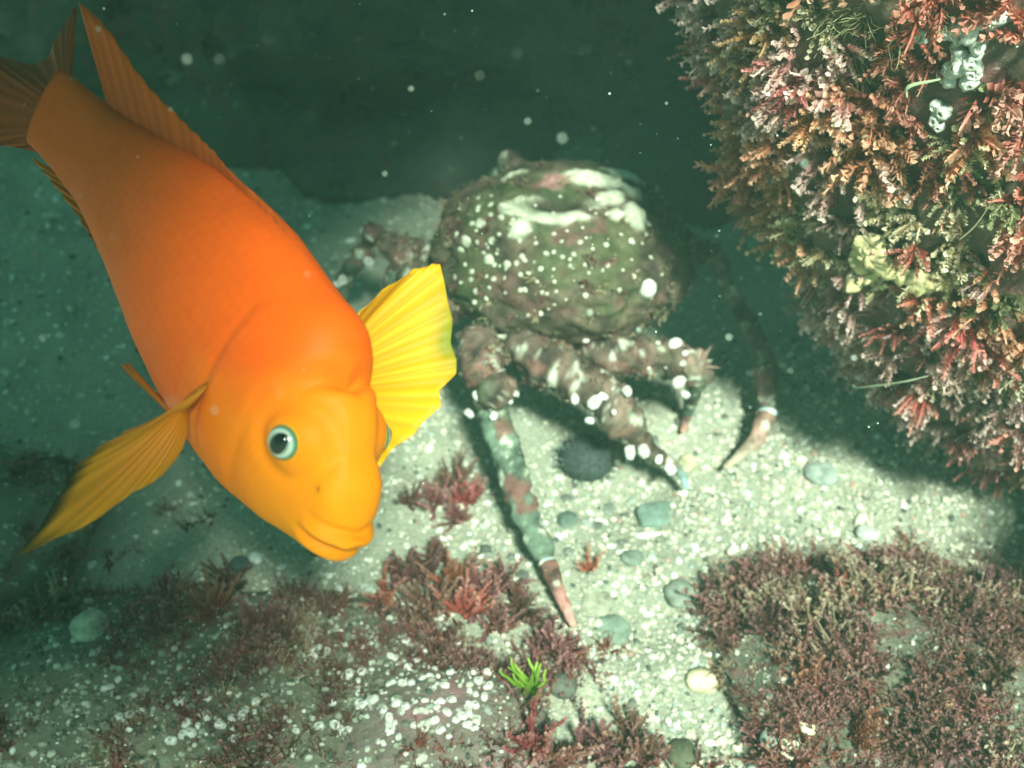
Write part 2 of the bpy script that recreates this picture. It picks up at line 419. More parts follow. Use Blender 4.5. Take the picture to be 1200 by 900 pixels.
def add_tuft(kind, p, n, s, r):
    ms, lab, grp = K[kind]; me = ms[int(r.integers(len(ms)))]
    n = np.array(n) + r.normal(size=3) * .22; n /= np.linalg.norm(n)
    q = basis(n, r.uniform(0, 6.28)).to_4x4(); o = bpy.data.objects.new('algae_tuft', me); sc.collection.objects.link(o)
    o.matrix_world = Matrix.Translation(Vector(p) - Vector(n) * .004) @ q @ Matrix.Scale(s, 4)
    tag(o, lab, 'algae', grp); return o
pts, nn = scatter(boulder, 190, r, lambda c, n: clear(c) * (n[:, 1] < .35) * (c[:, 0] < .66) * (c[:, 2] > .05) * np.clip(1.1 + .9 * n[:, 2], .1, 2))
for p, n in zip(pts, nn):
    k = ['red', 'rust', 'pink', 'cream', 'green', 'red'][choose_boulder(p, r)]
    add_tuft(k, p, n, r.uniform(.32, .66), r)
for (px, py, k, s) in [(1010, 265, 'pink', 1.1), (985, 262, 'pink', .8), (1010, 300, 'pink', .9), (880, 165, 'rust', 1.1), (900, 180, 'red', 1.1), (915, 150, 'rust', 1.), (840, 165, 'red', .9), (1000, 70, 'green', 1.2), (1040, 40, 'green', 1.2), (980, 30, 'green', 1.1),
                       (1090, 20, 'green', 1.0), (1010, 15, 'green', 1.1), (960, 130, 'rust', 1.1), (990, 110, 'rust', 1.0), (1150, 400, 'red', 1.1), (1130, 380, 'red', 1.2), (1180, 420, 'red', 1.1), (1000, 390, 'rust', 1.), (1020, 400, 'cream', .9),
                       (1080, 460, 'red', 1.), (1130, 510, 'red', .9), (1010, 440, 'red', .9), (1160, 540, 'red', .9), (880, 60, 'rust', 1.1), (900, 20, 'rust', 1.2), (850, 90, 'red', 1.), (930, 90, 'red', 1.1), (1130, 170, 'cream', 1.), (1120, 230, 'cream', .9)]:
    h = pick(BV[boulder.name], px, py)
    if h[0] is not None: add_tuft(k, h[0], h[1], s * .66, r)

# turf on the low rocks and the back boulder
def low_turf(o, n, label, r, tmpl=T_turf, cond=None, smin=.7, smax=1.5, gap=-.25, ch=None, smod=False):
    def c2(c, nn):
        g = fbm(c, 16, 3, 77) > gap
        return g * (nn[:, 2] > -.1) * (c[:, 2] > -.012) * (cond(c, nn) if cond else 1.)
    p, q = scatter(o, n, r, c2)
    ch = ch or (lambda p, r: int(np.clip(round(2.2 + 3.2 * vn(np.array([p * 22.]), 4)[0] + r.normal() * 1.1), 0, 5)))
    return tag(link('algae_turf', turf_mesh('algae_turf', p, q, tmpl, ch, r, smin, smax, smod=smod), M['turf']), label, 'algae', kind='stuff')
low_turf(rock_l, 1050, 'short brown red algae turf on the flat rock below the fish', r, gap=-.25, smin=.5, smax=1.4, smod=1.3)
low_turf(rock_r, 1350, 'thick purple brown algae mat on the rock beside the pale sand', r, gap=-.8, smin=.85, smax=2.0, smod=1.2)
def spill(pairs, label, n, r):
    pts, nn = [], []
    while len(pts) < n:
        cx, cy, rx, ry = pairs[int(r.integers(len(pairs)))]; x, y = cx + r.normal() * rx, cy + r.normal() * ry
        if vn(np.array([[x * 30, y * 30, 1.]]), 5)[0] < -.1: continue
        p, q = top(x, y); pts.append(np.array(p)); nn.append(np.array(q))
    tag(link('algae_turf', turf_mesh('algae_turf', pts, nn, T_turf, lambda p, r: int(np.clip(round(1.6 + 2.8 * vn(np.array([p * 22.]), 4)[0] + r.normal()), 0, 5)), r, .5, 1.5), M['turf']), label, 'algae', kind='stuff')
spill([(.17, .36, .02, .03), (.20, .47, .05, .015), (.12, .31, .02, .02), (.32, .50, .05, .015)], 'loose brown tufts straying onto the pale sand around the algae mat', 200, r)
spill([(.02, .415, .022, .015), (.05, .31, .06, .02), (.05, .31, .06, .02), (-.35, .47, .08, .03), (-.13, .462, .05, .007), (-.13, .462, .05, .007)], 'ragged brown red tufts at the edge of the flat rock', 420, r)
low_turf(rock_c, 120, 'dark turf on the small rock under the lower fin', r)
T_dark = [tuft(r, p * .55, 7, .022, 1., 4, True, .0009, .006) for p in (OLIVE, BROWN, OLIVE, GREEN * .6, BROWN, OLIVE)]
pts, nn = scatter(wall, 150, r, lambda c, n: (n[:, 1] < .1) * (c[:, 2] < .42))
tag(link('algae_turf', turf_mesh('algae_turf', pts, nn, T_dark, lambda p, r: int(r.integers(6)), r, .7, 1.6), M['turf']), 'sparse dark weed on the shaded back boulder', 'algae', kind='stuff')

# ------------------------------------------------------------------ gravel
def grains(n, xr, yr, s0, s1, r, base=ICO1, gate=None):
    x = r.uniform(*xr, n); y = r.uniform(*yr, n)
    if gate is not None:
        k = gate(x, y, r); x, y = x[k], y[k]
    n = len(x); s = s0 * (s1 / s0) ** (r.random(n) ** 2.2)
    V0, F0 = base; sc3 = s[:, None] * np.stack([r.uniform(.7, 1.3, n), r.uniform(.6, 1.1, n), r.uniform(.35, .8, n)], 1)
    az = r.uniform(0, 6.283, n); ca, sa = np.cos(az), np.sin(az)
    W = V0[None] * sc3[:, None] * (1 + .25 * r.normal(size=(n, len(V0), 1)).clip(-1, 1))
    tl = r.normal(size=n) * .35; ct, st = np.cos(tl)[:, None], np.sin(tl)[:, None]
    yy, zz = W[..., 1] * ct - W[..., 2] * st, W[..., 1] * st + W[..., 2] * ct
    xx = W[..., 0] * ca[:, None] - yy * sa[:, None]; yy = W[..., 0] * sa[:, None] + yy * ca[:, None]
    z = ground_h(x, y) + .25 * sc3[:, 2]
    V = np.stack([xx + x[:, None], yy + y[:, None], zz + z[:, None]], -1).reshape(-1, 3)
    F = (F0[None] + (np.arange(n) * len(V0))[:, None, None]).reshape(-1, 3)
    P = pal((.70, .69, .56), (.52, .51, .40), (.32, .33, .26), (.08, .10, .085), (.80, .80, .74), (.34, .40, .35), (.42, .26, .21))
    c = P[r.choice(7, n, p=[.22, .31, .20, .08, .06, .10, .03])] * r.uniform(.75, 1.2, (n, 1))
    return V, F, np.repeat(np.clip(c, 0, .85), len(V0), 0)
r = np.random.default_rng(9)
def gate(x, y, r):
    P = np.stack([x, y, 0 * x], -1); return r.random(len(x)) < np.clip(.75 + .6 * fbm(P, 9, 2, 30), .3, 1)
parts = [grains(25000, (-.24, .36), (.28, .74), .0009, .0027, r, gate=gate), grains(11000, (-.60, .50), (.24, 1.0), .0012, .0032, r, gate=gate), grains(1800, (-.6, .55), (.20, 1.0), .0028, .0055, r, gate=gate), grains(4500, (-1., .8), (.95, 1.5), .0018, .005, r)]
V = np.vstack([p[0] for p in parts]); o = 0; Fs = []
for p in parts: Fs.append(p[1] + o); o += len(p[0])
tag(link('gravel', mesh_np('gravel', V, np.vstack(Fs), False, np.vstack([p[2] for p in parts])), M['grain']), 'coarse sand grains and broken shell grit over the seabed', 'gravel', kind='stuff')

def rock_grit(o, n, label, r):
    p, q = scatter(o, n, r, lambda c, m: (m[:, 2] > .2) * (c[:, 2] > -.01)); V0, F0 = ICO1; sz = .0009 + .0022 * r.random(n) ** 3
    V = (V0[None] * sz[:, None, None] * r.uniform(.5, 1.3, (n, 1, 3)) + p[:, None]).reshape(-1, 3); F = (F0[None] + (np.arange(n) * len(V0))[:, None, None]).reshape(-1, 3)
    c = pal((.45, .47, .38), (.28, .30, .23), (.16, .17, .13), (.70, .72, .65), (.06, .08, .06))[r.choice(5, n, p=[.2, .3, .3, .06, .14])]
    tag(link('gravel', mesh_np('gravel', V, F, False, np.repeat(c, len(V0), 0)), M['grain']), label, 'gravel', kind='stuff')
rock_grit(rock_l, 5000, 'sand grains settled on the flat rock below the fish', r)
rock_grit(rock_p, 700, 'sand grains settled on the small pink crusted rock', r)
rock_grit(rock_c, 900, 'sand grains settled on the small dark rock', r)
rock_grit(rock_r, 1500, 'sand grains caught in the purple brown algae mat', r)
# ------------------------------------------------------------------ stones and shells
def stone(px, py, size, colr, label, cat='stone', seed=0, flat=.5, asp=1., rz=0., box=0., name='stone', mat='stone', grp=None, lift=.25):
    p, n = surf(px, py); d = (p - Vector(CAM)) @ Vector(FW); s = size / 2 * d / FPX
    V, F = ICO3; V = V.copy()
    if box: V = np.sign(V) * np.abs(V) ** (1 - box); V /= np.abs(V).max()
    V = V * (1 + .10 * fbm(V, 1.7, 3, seed))[:, None] * np.array([s, s * asp, s * flat]); V = V @ rotm(0, 0, rz).T
    c = np.array(colr) * (1 + .25 * fbm(V, 3 / s, 3, seed + 5))[:, None]
    o = link(name, mesh_np(name, V, F, True, np.clip(c, 0, .85)), M[mat], loc=(p.x, p.y, p.z + s * flat * lift)); tag(o, label, cat, grp); return o
stone(768, 606, 44, (.17, .25, .21), 'square flat grey green stone on the pale sand beside the crab leg', seed=1, flat=.35, asp=.85, box=.45, rz=.15)
stone(797, 697, 38, (.24, .28, .23), 'rounded grey stone at the edge of the purple algae mat', seed=2, flat=.5, rz=.5, box=.2)
stone(716, 740, 44, (.20, .26, .21), 'flat grey stone just past the pink leg tip', seed=3, flat=.4, rz=.4, box=.3)
stone(700, 705, 40, (.34, .35, .27), 'pale grey stone half buried between leg tip and flat stone', seed=4, flat=.3, lift=-.1)
stone(805, 544, 22, (.62, .58, .36), 'small round yellow pebble beside the barnacled crab leg', 'pebble', seed=5, flat=.9, name='pebble')
stone(962, 556, 38, (.34, .40, .36), 'pale stone lying in the shadow under the boulder', seed=6, flat=.4, rz=.3)
stone(1016, 626, 26, (.55, .58, .54), 'small whitish stone in shade above the algae mat', seed=7, flat=.5)
stone(873, 578, 20, (.5, .52, .44), 'small oval pebble at the edge of the shaded gap', 'pebble', seed=8, flat=.5, asp=.6, name='pebble', rz=-.6)
stone(823, 800, 40, (.66, .60, .40), 'lumpy pale yellow stone by the purple algae mat', seed=9, flat=.6, asp=.8)
stone(905, 868, 30, (.28, .33, .28), 'grey pebble touching the round white shell', 'pebble', seed=10, flat=.6, name='pebble')
stone(106, 736, 44, (.44, .43, .33), 'pale round stone on dark turf', seed=11, flat=.7)
stone(281, 662, 24, (.05, .08, .08), 'small black pebble on grey grit below the fish head', 'pebble', seed=12, flat=.6, name='pebble')
stone(300, 655, 18, (.70, .72, .68), 'white pebble beside the black pebble', 'pebble', seed=13, flat=.6, name='pebble')
stone(525, 747, 18, (.05, .07, .06), 'black pebble at the back of the pink crusted rock', 'pebble', seed=14, flat=.7, name='pebble')
stone(660, 805, 34, (.10, .11, .09), 'dark rounded stone beside bright green weed', seed=15, flat=.7)
stone(798, 885, 40, (.09, .10, .06), 'dark olive stone at the front of the pale sand', seed=16, flat=.6)
stone(665, 610, 26, (.12, .17, .14), 'dark pebble beside the long crab leg', 'pebble', seed=17, flat=.5, name='pebble')
stone(740, 655, 30, (.16, .20, .16), 'dark grey stone between the square stone and leg tip', seed=18, flat=.45, asp=.8)
stone(570, 415 + 150, 22, (.14, .17, .14), 'dark pebble on the grit behind the long crab leg', 'pebble', seed=19, flat=.6, name='pebble')
stone(1110, 826, 18, (.80, .50, .22), 'orange and white shell chip on the purple algae mat', 'shell', seed=20, flat=.6, mat='shell', name='shell', asp=.6, rz=.9)
stone(947, 852, 22, (.78, .72, .50), 'small triangular cream shell chip by the round shell', 'shell', seed=21, flat=.4, mat='shell', name='shell', box=.2)
stone(760, 628, 34, (.80, .78, .70), 'long white shell fragment under the square stone', 'shell', seed=22, flat=.25, mat='shell', name='shell', asp=.3, rz=.1)
stone(830, 575, 16, (.8, .76, .6), 'small white shell chip beside the yellow pebble', 'shell', seed=23, flat=.4, mat='shell', name='shell', asp=.6)
for k, (px, py, s) in enumerate([(540, 640, 14), (512, 622, 12), (600, 625, 12), (480, 640, 13), (455, 655, 11), (640, 590, 13), (575, 590, 12), (730, 690, 12), (760, 720, 13), (690, 660, 11), (850, 610, 13), (810, 640, 12), (870, 640, 12), (770, 770, 13), (740, 800, 12), (860, 850, 13),
                              (350, 690, 12), (330, 665, 13), (395, 690, 13), (250, 700, 12), (220, 610, 12), (180, 590, 11), (700, 610, 12), (655, 560, 12), (720, 640, 12), (835, 870, 14), (780, 845, 12), (905, 900, 14), (620, 660, 12), (590, 690, 12)]):
    stone(px + int(r.integers(-4, 5)), py, s, (.74, .74, .66), 'little white shell chip lying on the grit', 'shell', seed=30 + k, flat=.4, asp=.65, rz=float(r.uniform(0, 3)), mat='shell', name='shell', grp='white shell chips on the grit')
for k in range(46):
    px, py = r.uniform(450, 930), r.uniform(480, 880)
    g_ = float(r.uniform(.10, .34)); stone(px, py, float(r.uniform(9, 17)), (g_, g_ * 1.12, g_ * .95), 'small grey pebble half buried in the pale grit', 'pebble', seed=200 + k, flat=float(r.uniform(.4, .7)), asp=float(r.uniform(.6, 1)), rz=float(r.uniform(0, 3)), box=float(r.uniform(0, .35)), name='pebble', grp='grey pebbles half buried in the grit', lift=-.05)
# round limpet-like shell: shallow ribbed cone
def shell_cone(px, py, size, label):
    p, n = surf(px, py); d = (p - Vector(CAM)) @ Vector(FW); s = size / 2 * d / FPX
    rr = np.linspace(1, .02, 10); th = np.linspace(0, 6.283, 40, endpoint=False); V = []
    for q in rr:
        rad = s * q * (1 + .03 * np.cos(th * 20)); V.append(np.stack([rad * np.cos(th), .75 * rad * np.sin(th), np.full(40, s * .42 * (1 - q ** 1.6))], 1))
    V = np.vstack(V); i, j = np.meshgrid(np.arange(9), np.arange(40), indexing='ij'); j2 = (j + 1) % 40
    F = np.stack([i * 40 + j, i * 40 + j2, (i + 1) * 40 + j2, (i + 1) * 40 + j], -1).reshape(-1, 4)
    ring = np.repeat(np.arange(10), 40); c = np.where((ring % 3 == 0)[:, None], (.62, .55, .36), (.78, .74, .58))
    tag(link('shell', mesh_np('shell', V, F, True, c), M['shell'], loc=(p.x, p.y, p.z + .001), rot=(.25, -.1, .8)), label, 'shell')
shell_cone(930, 873, 42, 'round cream limpet shell with banded rings on the pale sand')

# ------------------------------------------------------------------ barnacles
def barnacle_mesh(seed):
    rr = np.random.default_rng(seed); nn_ = 9; prof = [(1., -.2), (.98, .25), (.80, .62), (.55, .80), (.34, .84), (.22, .70), (.05, .66)]
    th = np.linspace(0, 6.283, nn_, endpoint=False); V = []; C = []
    for k, (q, z) in enumerate(prof):
        rad = q * (1 + .18 * np.cos(th * 2 + seed)) * rr.uniform(.82, 1.15, nn_); V.append(np.stack([rad * np.cos(th), rad * np.sin(th), np.full(nn_, z) + rr.normal(size=nn_) * .03], 1)); C += [(.74, .74, .68) if k < 5 else (.42, .38, .32)] * nn_
    V = np.vstack(V); i, j = np.meshgrid(np.arange(len(prof) - 1), np.arange(nn_), indexing='ij'); j2 = (j + 1) % nn_
    F = np.stack([i * nn_ + j, i * nn_ + j2, (i + 1) * nn_ + j2, (i + 1) * nn_ + j], -1).reshape(-1, 4)
    me = mesh_np('barnacle', V, F, True, np.array(C)); me.materials.append(M['barnacle']); return me
BM = [barnacle_mesh(s) for s in range(4)]
def put(me, name, parent, p, n, s, r, sq=1.):
    o = bpy.data.objects.new(name, me); sc.collection.objects.link(o)
    m = Matrix.Translation(Vector(p)) @ basis(n, r.uniform(0, 6.28)).to_4x4() @ Matrix.Diagonal((s, s, s * sq, 1))
    chain = Matrix.Identity(4); q = parent
    while q is not None: chain = q.matrix_basis @ chain; q = q.parent
    o.parent = parent; o.matrix_basis = chain.inverted() @ m
    return o
r = np.random.default_rng(21)
# white cluster on the pink rock
cl = [(478, 745), (470, 770), (500, 750), (515, 765), (530, 760), (495, 775), (480, 790), (460, 785), (505, 790), (520, 795), (545, 790), (560, 785), (500, 810), (515, 815), (530, 830), (545, 825), (470, 810), (450, 820), (440, 830), (455, 840), (475, 830), (490, 840), (505, 850), (520, 850), (455, 860), (470, 870), (540, 840), (565, 815), (562, 775), (435, 815)]
for (cx, cy) in cl:
    for k in range(int(r.integers(3, 6))):
        h = surf(cx + r.normal() * 9, cy + r.normal() * 8, [rock_p, rock_l])
        put(BM[int(r.integers(4))], 'barnacle', rock_p, h[0], h[1] + Vector(r.normal(size=3) * .2), r.uniform(.0010, .0034), r, .9)
for (cx, cy, k) in [(370, 770, 6), (300, 830, 7), (235, 830, 5), (345, 855, 4), (215, 860, 5), (270, 850, 4), (140, 800, 3), (165, 835, 3), (330, 740, 3), (520, 885, 6), (470, 885, 4), (420, 790, 3), (400, 860, 4), (545, 880, 4)]:
    for q in range(k):
        h = surf(cx + r.normal() * 12, cy + r.normal() * 8, [rock_l])
        put(BM[int(r.integers(4))], 'barnacle', rock_l, h[0], h[1], r.uniform(.0016, .0038), r, 1.1)
# white cluster high on the boulder
for (cx, cy) in [(1118, 32), (1130, 30), (1142, 35), (1108, 36), (1125, 42), (1140, 46), (1146, 54), (1160, 24), (1173, 20), (1150, 28), (1130, 68), (1138, 72), (1145, 76), (1128, 80), (1120, 85), (1108, 90), (1118, 95), (1136, 94), (1142, 84), (1145, 66), (1098, 122), (1108, 130), (1100, 145), (1083, 42), (1125, 55)]:
    for k in range(2):
        h = pick(BV[boulder.name], cx + r.normal() * 3 * k, cy + r.normal() * 4 * k)
        if h[0] is not None: put(BM[int(r.integers(4))], 'barnacle', boulder, np.array(h[0]) + np.array(h[1]) * .001, h[1], r.uniform(.0024, .0044), r, 1.5)

# ------------------------------------------------------------------ yellow sponge on the boulder
h = pick(BV[boulder.name], 1050, 290); nrm = np.array(h[1]); c0 = np.array(h[0]) + nrm * .012
def spx(px, py, lift):
    q = pick(BV[boulder.name], px, py)
    return np.array(q[0]) + np.array(q[1]) * lift
parts = [loft([spx(1025, 318, .010), spx(1035, 285, .018), spx(1052, 262, .014)], [.007, .010, .005], 40, 80, .5, .8, 190, 3),
         loft([spx(1052, 262, .012), spx(1062, 290, .022), spx(1085, 312, .016), spx(1100, 330, .010)], [.005, .007, .0065, .003], 40, 90, .5, .8, 190, 5),
         loft([spx(1020, 300, .012), spx(1040, 312, .016), spx(1060, 300, .012)], [.005, .007, .004], 40, 60, .5, .8, 190, 8)]
V, Fs = join(parts); c = np.array((.60, .50, .27)) * (1 + .55 * fbm(V, 150, 3, 2))[:, None]
tag(link('sponge', mesh_np('sponge', V, Fs, True, np.clip(c, 0, .8)), M['stone']), 'lumpy yellow sponge spreading in a V on the red boulder', 'sponge')
for (px, py, k, s) in [(1018, 285, 'pink', .6), (1045, 330, 'cream', .6), (1075, 290, 'rust', .6), (1062, 255, 'cream', .55), (1010, 318, 'pink', .6), (1092, 342, 'red', .6)]:
    h = pick(BV[boulder.name], px, py); add_tuft(k, np.array(h[0]) + np.array(h[1]) * .006, h[1], s, r)
# pale strand hanging across the boulder and a few loose threads
def strand(pix, lift, rad, colr, label, b=BV[boulder.name]):
    P = []
    for px, py in pix:
        q = pick(b, px, py)
        if q[0] is None: continue
        P.append(np.array(q[0]) + np.array(q[1]) * lift)
    V, Fs = loft(P, [rad, rad, rad * .5], 8, 30, .5, .2, 200, 4)
    tag(link('seaweed_strand', mesh_np('seaweed_strand', V, Fs, True, np.tile(colr, (len(V), 1))), M['weed']), label, 'seaweed')
strand([(1026, 422), (1048, 416), (1068, 413), (1088, 408)], .03, .0011, (.55, .62, .45), 'thin pale seaweed strand lying across the red boulder')
strand([(1120, 235), (1145, 215), (1155, 180)], .03, .0009, (.55, .45, .32), 'fine tan seaweed thread on the boulder above the sponge')
strand([(1095, 68), (1098, 55), (1100, 40)], .03, .0012, (.60, .66, .42), 'bright pale green blade beside the white barnacles')

# pale weed on the back boulder
Vp = []
for (px, py) in [(212, 82), (222, 90), (232, 102), (240, 112), (258, 118), (270, 124), (282, 128), (248, 106)]:
    q = pick(BV[wall.name], px, py)
    if q[0] is not None:
        a = tuft(r, pal((.2, .24, .18), (.40, .44, .34), (.55, .58, .46)), 8, .022, 1., 4, True, .0012, .007); B_ = np.array(basis(q[1], r.uniform(0, 6)))
        Vp.append((a[0] @ B_.T + np.array(q[0]), a[1]))
V, Fs = join(Vp); tag(link('pale_weed', mesh_np('pale_weed', V, Fs, False, np.tile((.40, .44, .34), (len(V), 1))), M['weed']), 'straggling pale weed on the dark back boulder', 'seaweed')
# bright green weed beside the pink rock
def weed(px, py, L, palette, label, n=14, seed=1, s=1., name='green_weed'):
    p, nn_ = surf(px, py); V, F, C = tuft(np.random.default_rng(seed), palette, n, L, .7, 6, False, .0016, curl=1.)
    tag(link(name, mesh_np(name, V, F, False, C), M['weed'], loc=p), label, 'seaweed')
weed(622, 812, .030, pal((.06, .12, .01), (.20, .38, .03), (.40, .62, .10)), 'bright green weed sprout between pink rock and dark stone', 16, 3)
r = np.random.default_rng(33)
T_bush = []
for s in range(4):
    V, F, C = tuft(np.random.default_rng(60 + s), [PLUM, BROWN, RED * .7, PLUM][s], 16, .022, 1., 5, True, .0008, .005); me = mesh_np('algae_tuft', V, F, False, C); me.materials.append(M['frond']); T_bush.append(me)
for k, (px, py, s) in enumerate([(470, 680, 1.1), (500, 675, 1.2), (530, 690, 1.3), (560, 700, 1.3), (590, 690, 1.2), (610, 720, 1.2), (450, 700, 1.), (640, 760, 1.1), (660, 770, 1.), (500, 710, 1.2), (545, 720, 1.2), (580, 735, 1.), (515, 655, .8), (530, 570, 1.2), (545, 590, 1.1), (510, 590, 1.), (535, 610, .9), (480, 590, .8),
                               (690, 665, .7), (690, 880, 1.2), (650, 885, 1.2), (740, 870, 1.3), (620, 870, 1.2), (720, 890, 1.2), (760, 895, 1.1), (270, 690, 1.1), (250, 720, 1.2), (300, 740, 1.2), (200, 700, 1.), (330, 760, 1.1)]):
    p, n = surf(px, py); n = np.array(n) + r.normal(size=3) * .15
    o = bpy.data.objects.new('algae_tuft', T_bush[k % 4]); sc.collection.objects.link(o)
    o.matrix_world = Matrix.Translation(p) @ basis(n, r.uniform(0, 6.28)).to_4x4() @ Matrix.Scale(s, 4)
    lab = ['plum red', 'brown', 'dull red', 'plum red'][k % 4]
    tag(o, lab + ' bushy algae tuft on the sea floor in front of the crab', 'algae', lab + ' tufts on the seabed')

for k, (px, py, s) in enumerate([(880, 690, 1.1), (930, 660, .9), (990, 700, 1.2), (1060, 690, 1.), (1120, 720, 1.2), (850, 760, 1.), (940, 790, .9), (1010, 780, 1.1), (1090, 800, 1.2), (1170, 790, 1.1), (1000, 860, 1.2), (1120, 870, 1.1), (1160, 690, .9), (900, 740, 1.2)]):
    p, n = surf(px, py); n = np.array(n) + r.normal(size=3) * .3
    o = bpy.data.objects.new('algae_tuft', T_bush[k % 4]); sc.collection.objects.link(o)
    o.matrix_world = Matrix.Translation(p) @ basis(n, r.uniform(0, 6.28)).to_4x4() @ Matrix.Scale(s * .85, 4)
    lab = ['plum red', 'brown', 'dull red', 'plum red'][k % 4]
    tag(o, lab + ' bushy tuft rising above the purple brown algae mat', 'algae', lab + ' tufts on the algae mat')
# ------------------------------------------------------------------ sea urchin
p, n = surf(687, 546); p = np.array(p); ur = .0235
root = tag(empty('sea_urchin', p), 'round dark sea urchin with short spines on the sand under the crab', 'sea urchin')
V, F = ICO3; Vb = V * np.array([ur * .9, ur * .9, ur * .6]) + np.array([0, 0, ur * .35])
link('shell', mesh_np('shell', Vb, F, True, np.tile((.035, .05, .048), (len(V), 1))), M['stone'], root)
S = []
V2 = ICO3[0]
for v in V2:
    v = v + r.normal(size=3) * .05
    if v[2] < -.35: continue
    a = v * np.array([ur * .88, ur * .88, ur * .58]) + np.array([0, 0, ur * .35]); q = v / np.linalg.norm(v); w1 = np.cross(q, [0.3, .5, .8]); w1 /= np.linalg.norm(w1); w2 = np.cross(q, w1); t_ = .0008
    S.append((np.array([a + w1 * t_, a - w1 * t_ * .5 + w2 * t_, a - w1 * t_ * .5 - w2 * t_, a + (q + r.normal(size=3) * .15) * ur * r.uniform(.16, .32)]), np.array([(0, 1, 3), (1, 2, 3), (2, 0, 3)])))
V, Fs = join(S); tag(link('spines', mesh_np('spines', V, Fs, False, np.tile((.075, .10, .09), (len(V), 1))), M['stone'], root), kind='stuff')

# ------------------------------------------------------------------ crab
r = np.random.default_rng(55)
CC = at(657, 300, .84)
crab = tag(empty('crab', (CC[0], CC[1], gz(CC[0], CC[1]))), 'big mossy spider crab with white warts on its domed shell, long jointed legs', 'crab')
crab_inv = crab.matrix_basis.inverted() if False else Matrix.Translation(-Vector(crab.location))
cl0 = np.array(crab.location)
V, F = ico(6)
D0 = V.copy(); CR = np.array([.096, .086, .063])
def cdir(px, py):
    d = ray(px, py) / CR; o = (CAM - CC) / CR; b = d @ o; c = o @ o - 1; q = b * b - d @ d * c
    t = (-b - math.sqrt(max(q, 0))) / (d @ d); v = o + d * t; return v / np.linalg.norm(v)
rad = 1 + .075 * fbm(V, 1.6, 3, 4) + .030 * fbm(V, 8, 4, 6) + .035 * np.abs(fbm(V, 4, 3, 16)) - .10 * np.clip(V[:, 2] - .62, 0, 1)
rad += .016 * fbm(V, 22, 3, 70) + .02 * np.clip(fbm(V, 14, 2, 72), 0, 1)
rad *= 1 - .10 * np.clip(-V[:, 2], 0, 1) + .05 * np.exp(-((V[:, 0] / .5) ** 2 + ((V[:, 2] - .9) / .4) ** 2))
col = np.array((.085, .066, .044)) * np.clip(1 + .8 * fbm(V, 7, 5, 9), .25, 2.2)[:, None]
moss = np.clip(fbm(V, 3, 3, 21) * 2 + V[:, 2] * .6, 0, 1)[:, None]; col = col * (1 - moss * .6) + np.array((.075, .10, .040)) * moss * .6
pinkm = np.clip(fbm(V, 5, 3, 31) * 3 - .9, 0, 1)[:, None]; col = col * (1 - pinkm) + np.array((.13, .072, .058)) * pinkm
def blob(px, py, rx, ry):
    c = cdir(px, py); d = D0 - c; x = d[:, 0] / rx; y = np.linalg.norm(d[:, 1:], axis=1) / ry
    return np.exp(-(x * x + y * y)) 
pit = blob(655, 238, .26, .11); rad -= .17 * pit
crust = np.zeros(len(V))
for (px, py, rx, ry) in [(612, 245, .13, .11), (625, 236, .16, .07), (640, 254, .22, .09), (660, 256, .17, .08), (700, 211, .26, .12), (728, 207, .22, .12), (688, 240, .17, .06), (715, 233, .10, .09), (738, 225, .09, .10), (738, 250, .08, .10), (748, 262, .06, .08), (720, 252, .06, .06), (600, 206, .2, .05), (616, 270, .08, .09)]:
    crust = np.maximum(crust, blob(px, py, rx, ry))
crust = np.clip((crust * 1.3 + .20 * fbm(V, 11, 3, 44) - .36) * 4, 0, 1) * (1 - np.clip(pit * 1.6, 0, 1))
rad += .035 * crust * (1 + .5 * fbm(V, 20, 2, 50)); col = col * (1 - crust[:, None]) + np.array((.66, .68, .52)) * crust[:, None]
pk = np.clip((blob(649, 212, .14, .12) + .2 * fbm(V, 14, 3, 48) - .4) * 4, 0, 1)[:, None]; col = col * (1 - pk) + np.array((.36, .18, .17)) * pk
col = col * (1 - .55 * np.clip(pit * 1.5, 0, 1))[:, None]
W = V * rad[:, None] * CR + CC
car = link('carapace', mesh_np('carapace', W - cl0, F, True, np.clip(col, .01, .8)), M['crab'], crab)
bc = BVHTree.FromPolygons([Vector(v) for v in W], [tuple(int(i) for i in f) for f in F])
def wart(seed):
    rr = np.random.default_rng(seed); V, F = ICO2; V = V * (1 + .25 * fbm(V, 1.5, 2, seed))[:, None]; V = V * np.array([1, 1, .75])
    c = np.array((.62, .64, .50)) * (1 + .25 * fbm(V, 2, 2, seed + 3))[:, None]
    me = mesh_np('wart', V, F, True, np.clip(c, .1, .85)); me.materials.append(M['barnacle']); return me
WM = [wart(s) for s in range(5)]
ws = [(546, 283, 7), (559, 284, 4.5), (577, 282, 5.5), (573, 305, 6), (563, 262, 6), (553, 262, 5), (575, 240, 5), (590, 240, 5), (545, 310, 3.5), (553, 318, 3), (594, 310, 5), (612, 300, 3.2), (628, 285, 3), (615, 305, 3), (640, 297, 3.4), (659, 301, 3), (668, 304, 3), (712, 311, 3.6), (757, 275, 3.2), (680, 284, 3), (658, 283, 2.6),
      (533, 325, 5), (552, 328, 3), (570, 324, 3), (591, 326, 3.5), (610, 322, 3), (592, 343, 3), (610, 340, 3.5), (570, 350, 3), (556, 354, 3), (726, 340, 4), (634, 368, 3.4), (587, 255, 4), (600, 262, 4), (606, 250, 4), (560, 246, 4), (740, 282, 3), (760, 262, 5), (752, 285, 3), (540, 293, 4), (535, 275, 4), (620, 320, 2.8), (650, 330, 2.5), (690, 320, 2.5)]
for k in range(70):
    ws.append((r.uniform(530, 690), r.uniform(225, 370), r.uniform(1.4, 3.0)))
for k in range(25): ws.append((r.uniform(690, 780), r.uniform(230, 350), r.uniform(1.3, 2.8)))
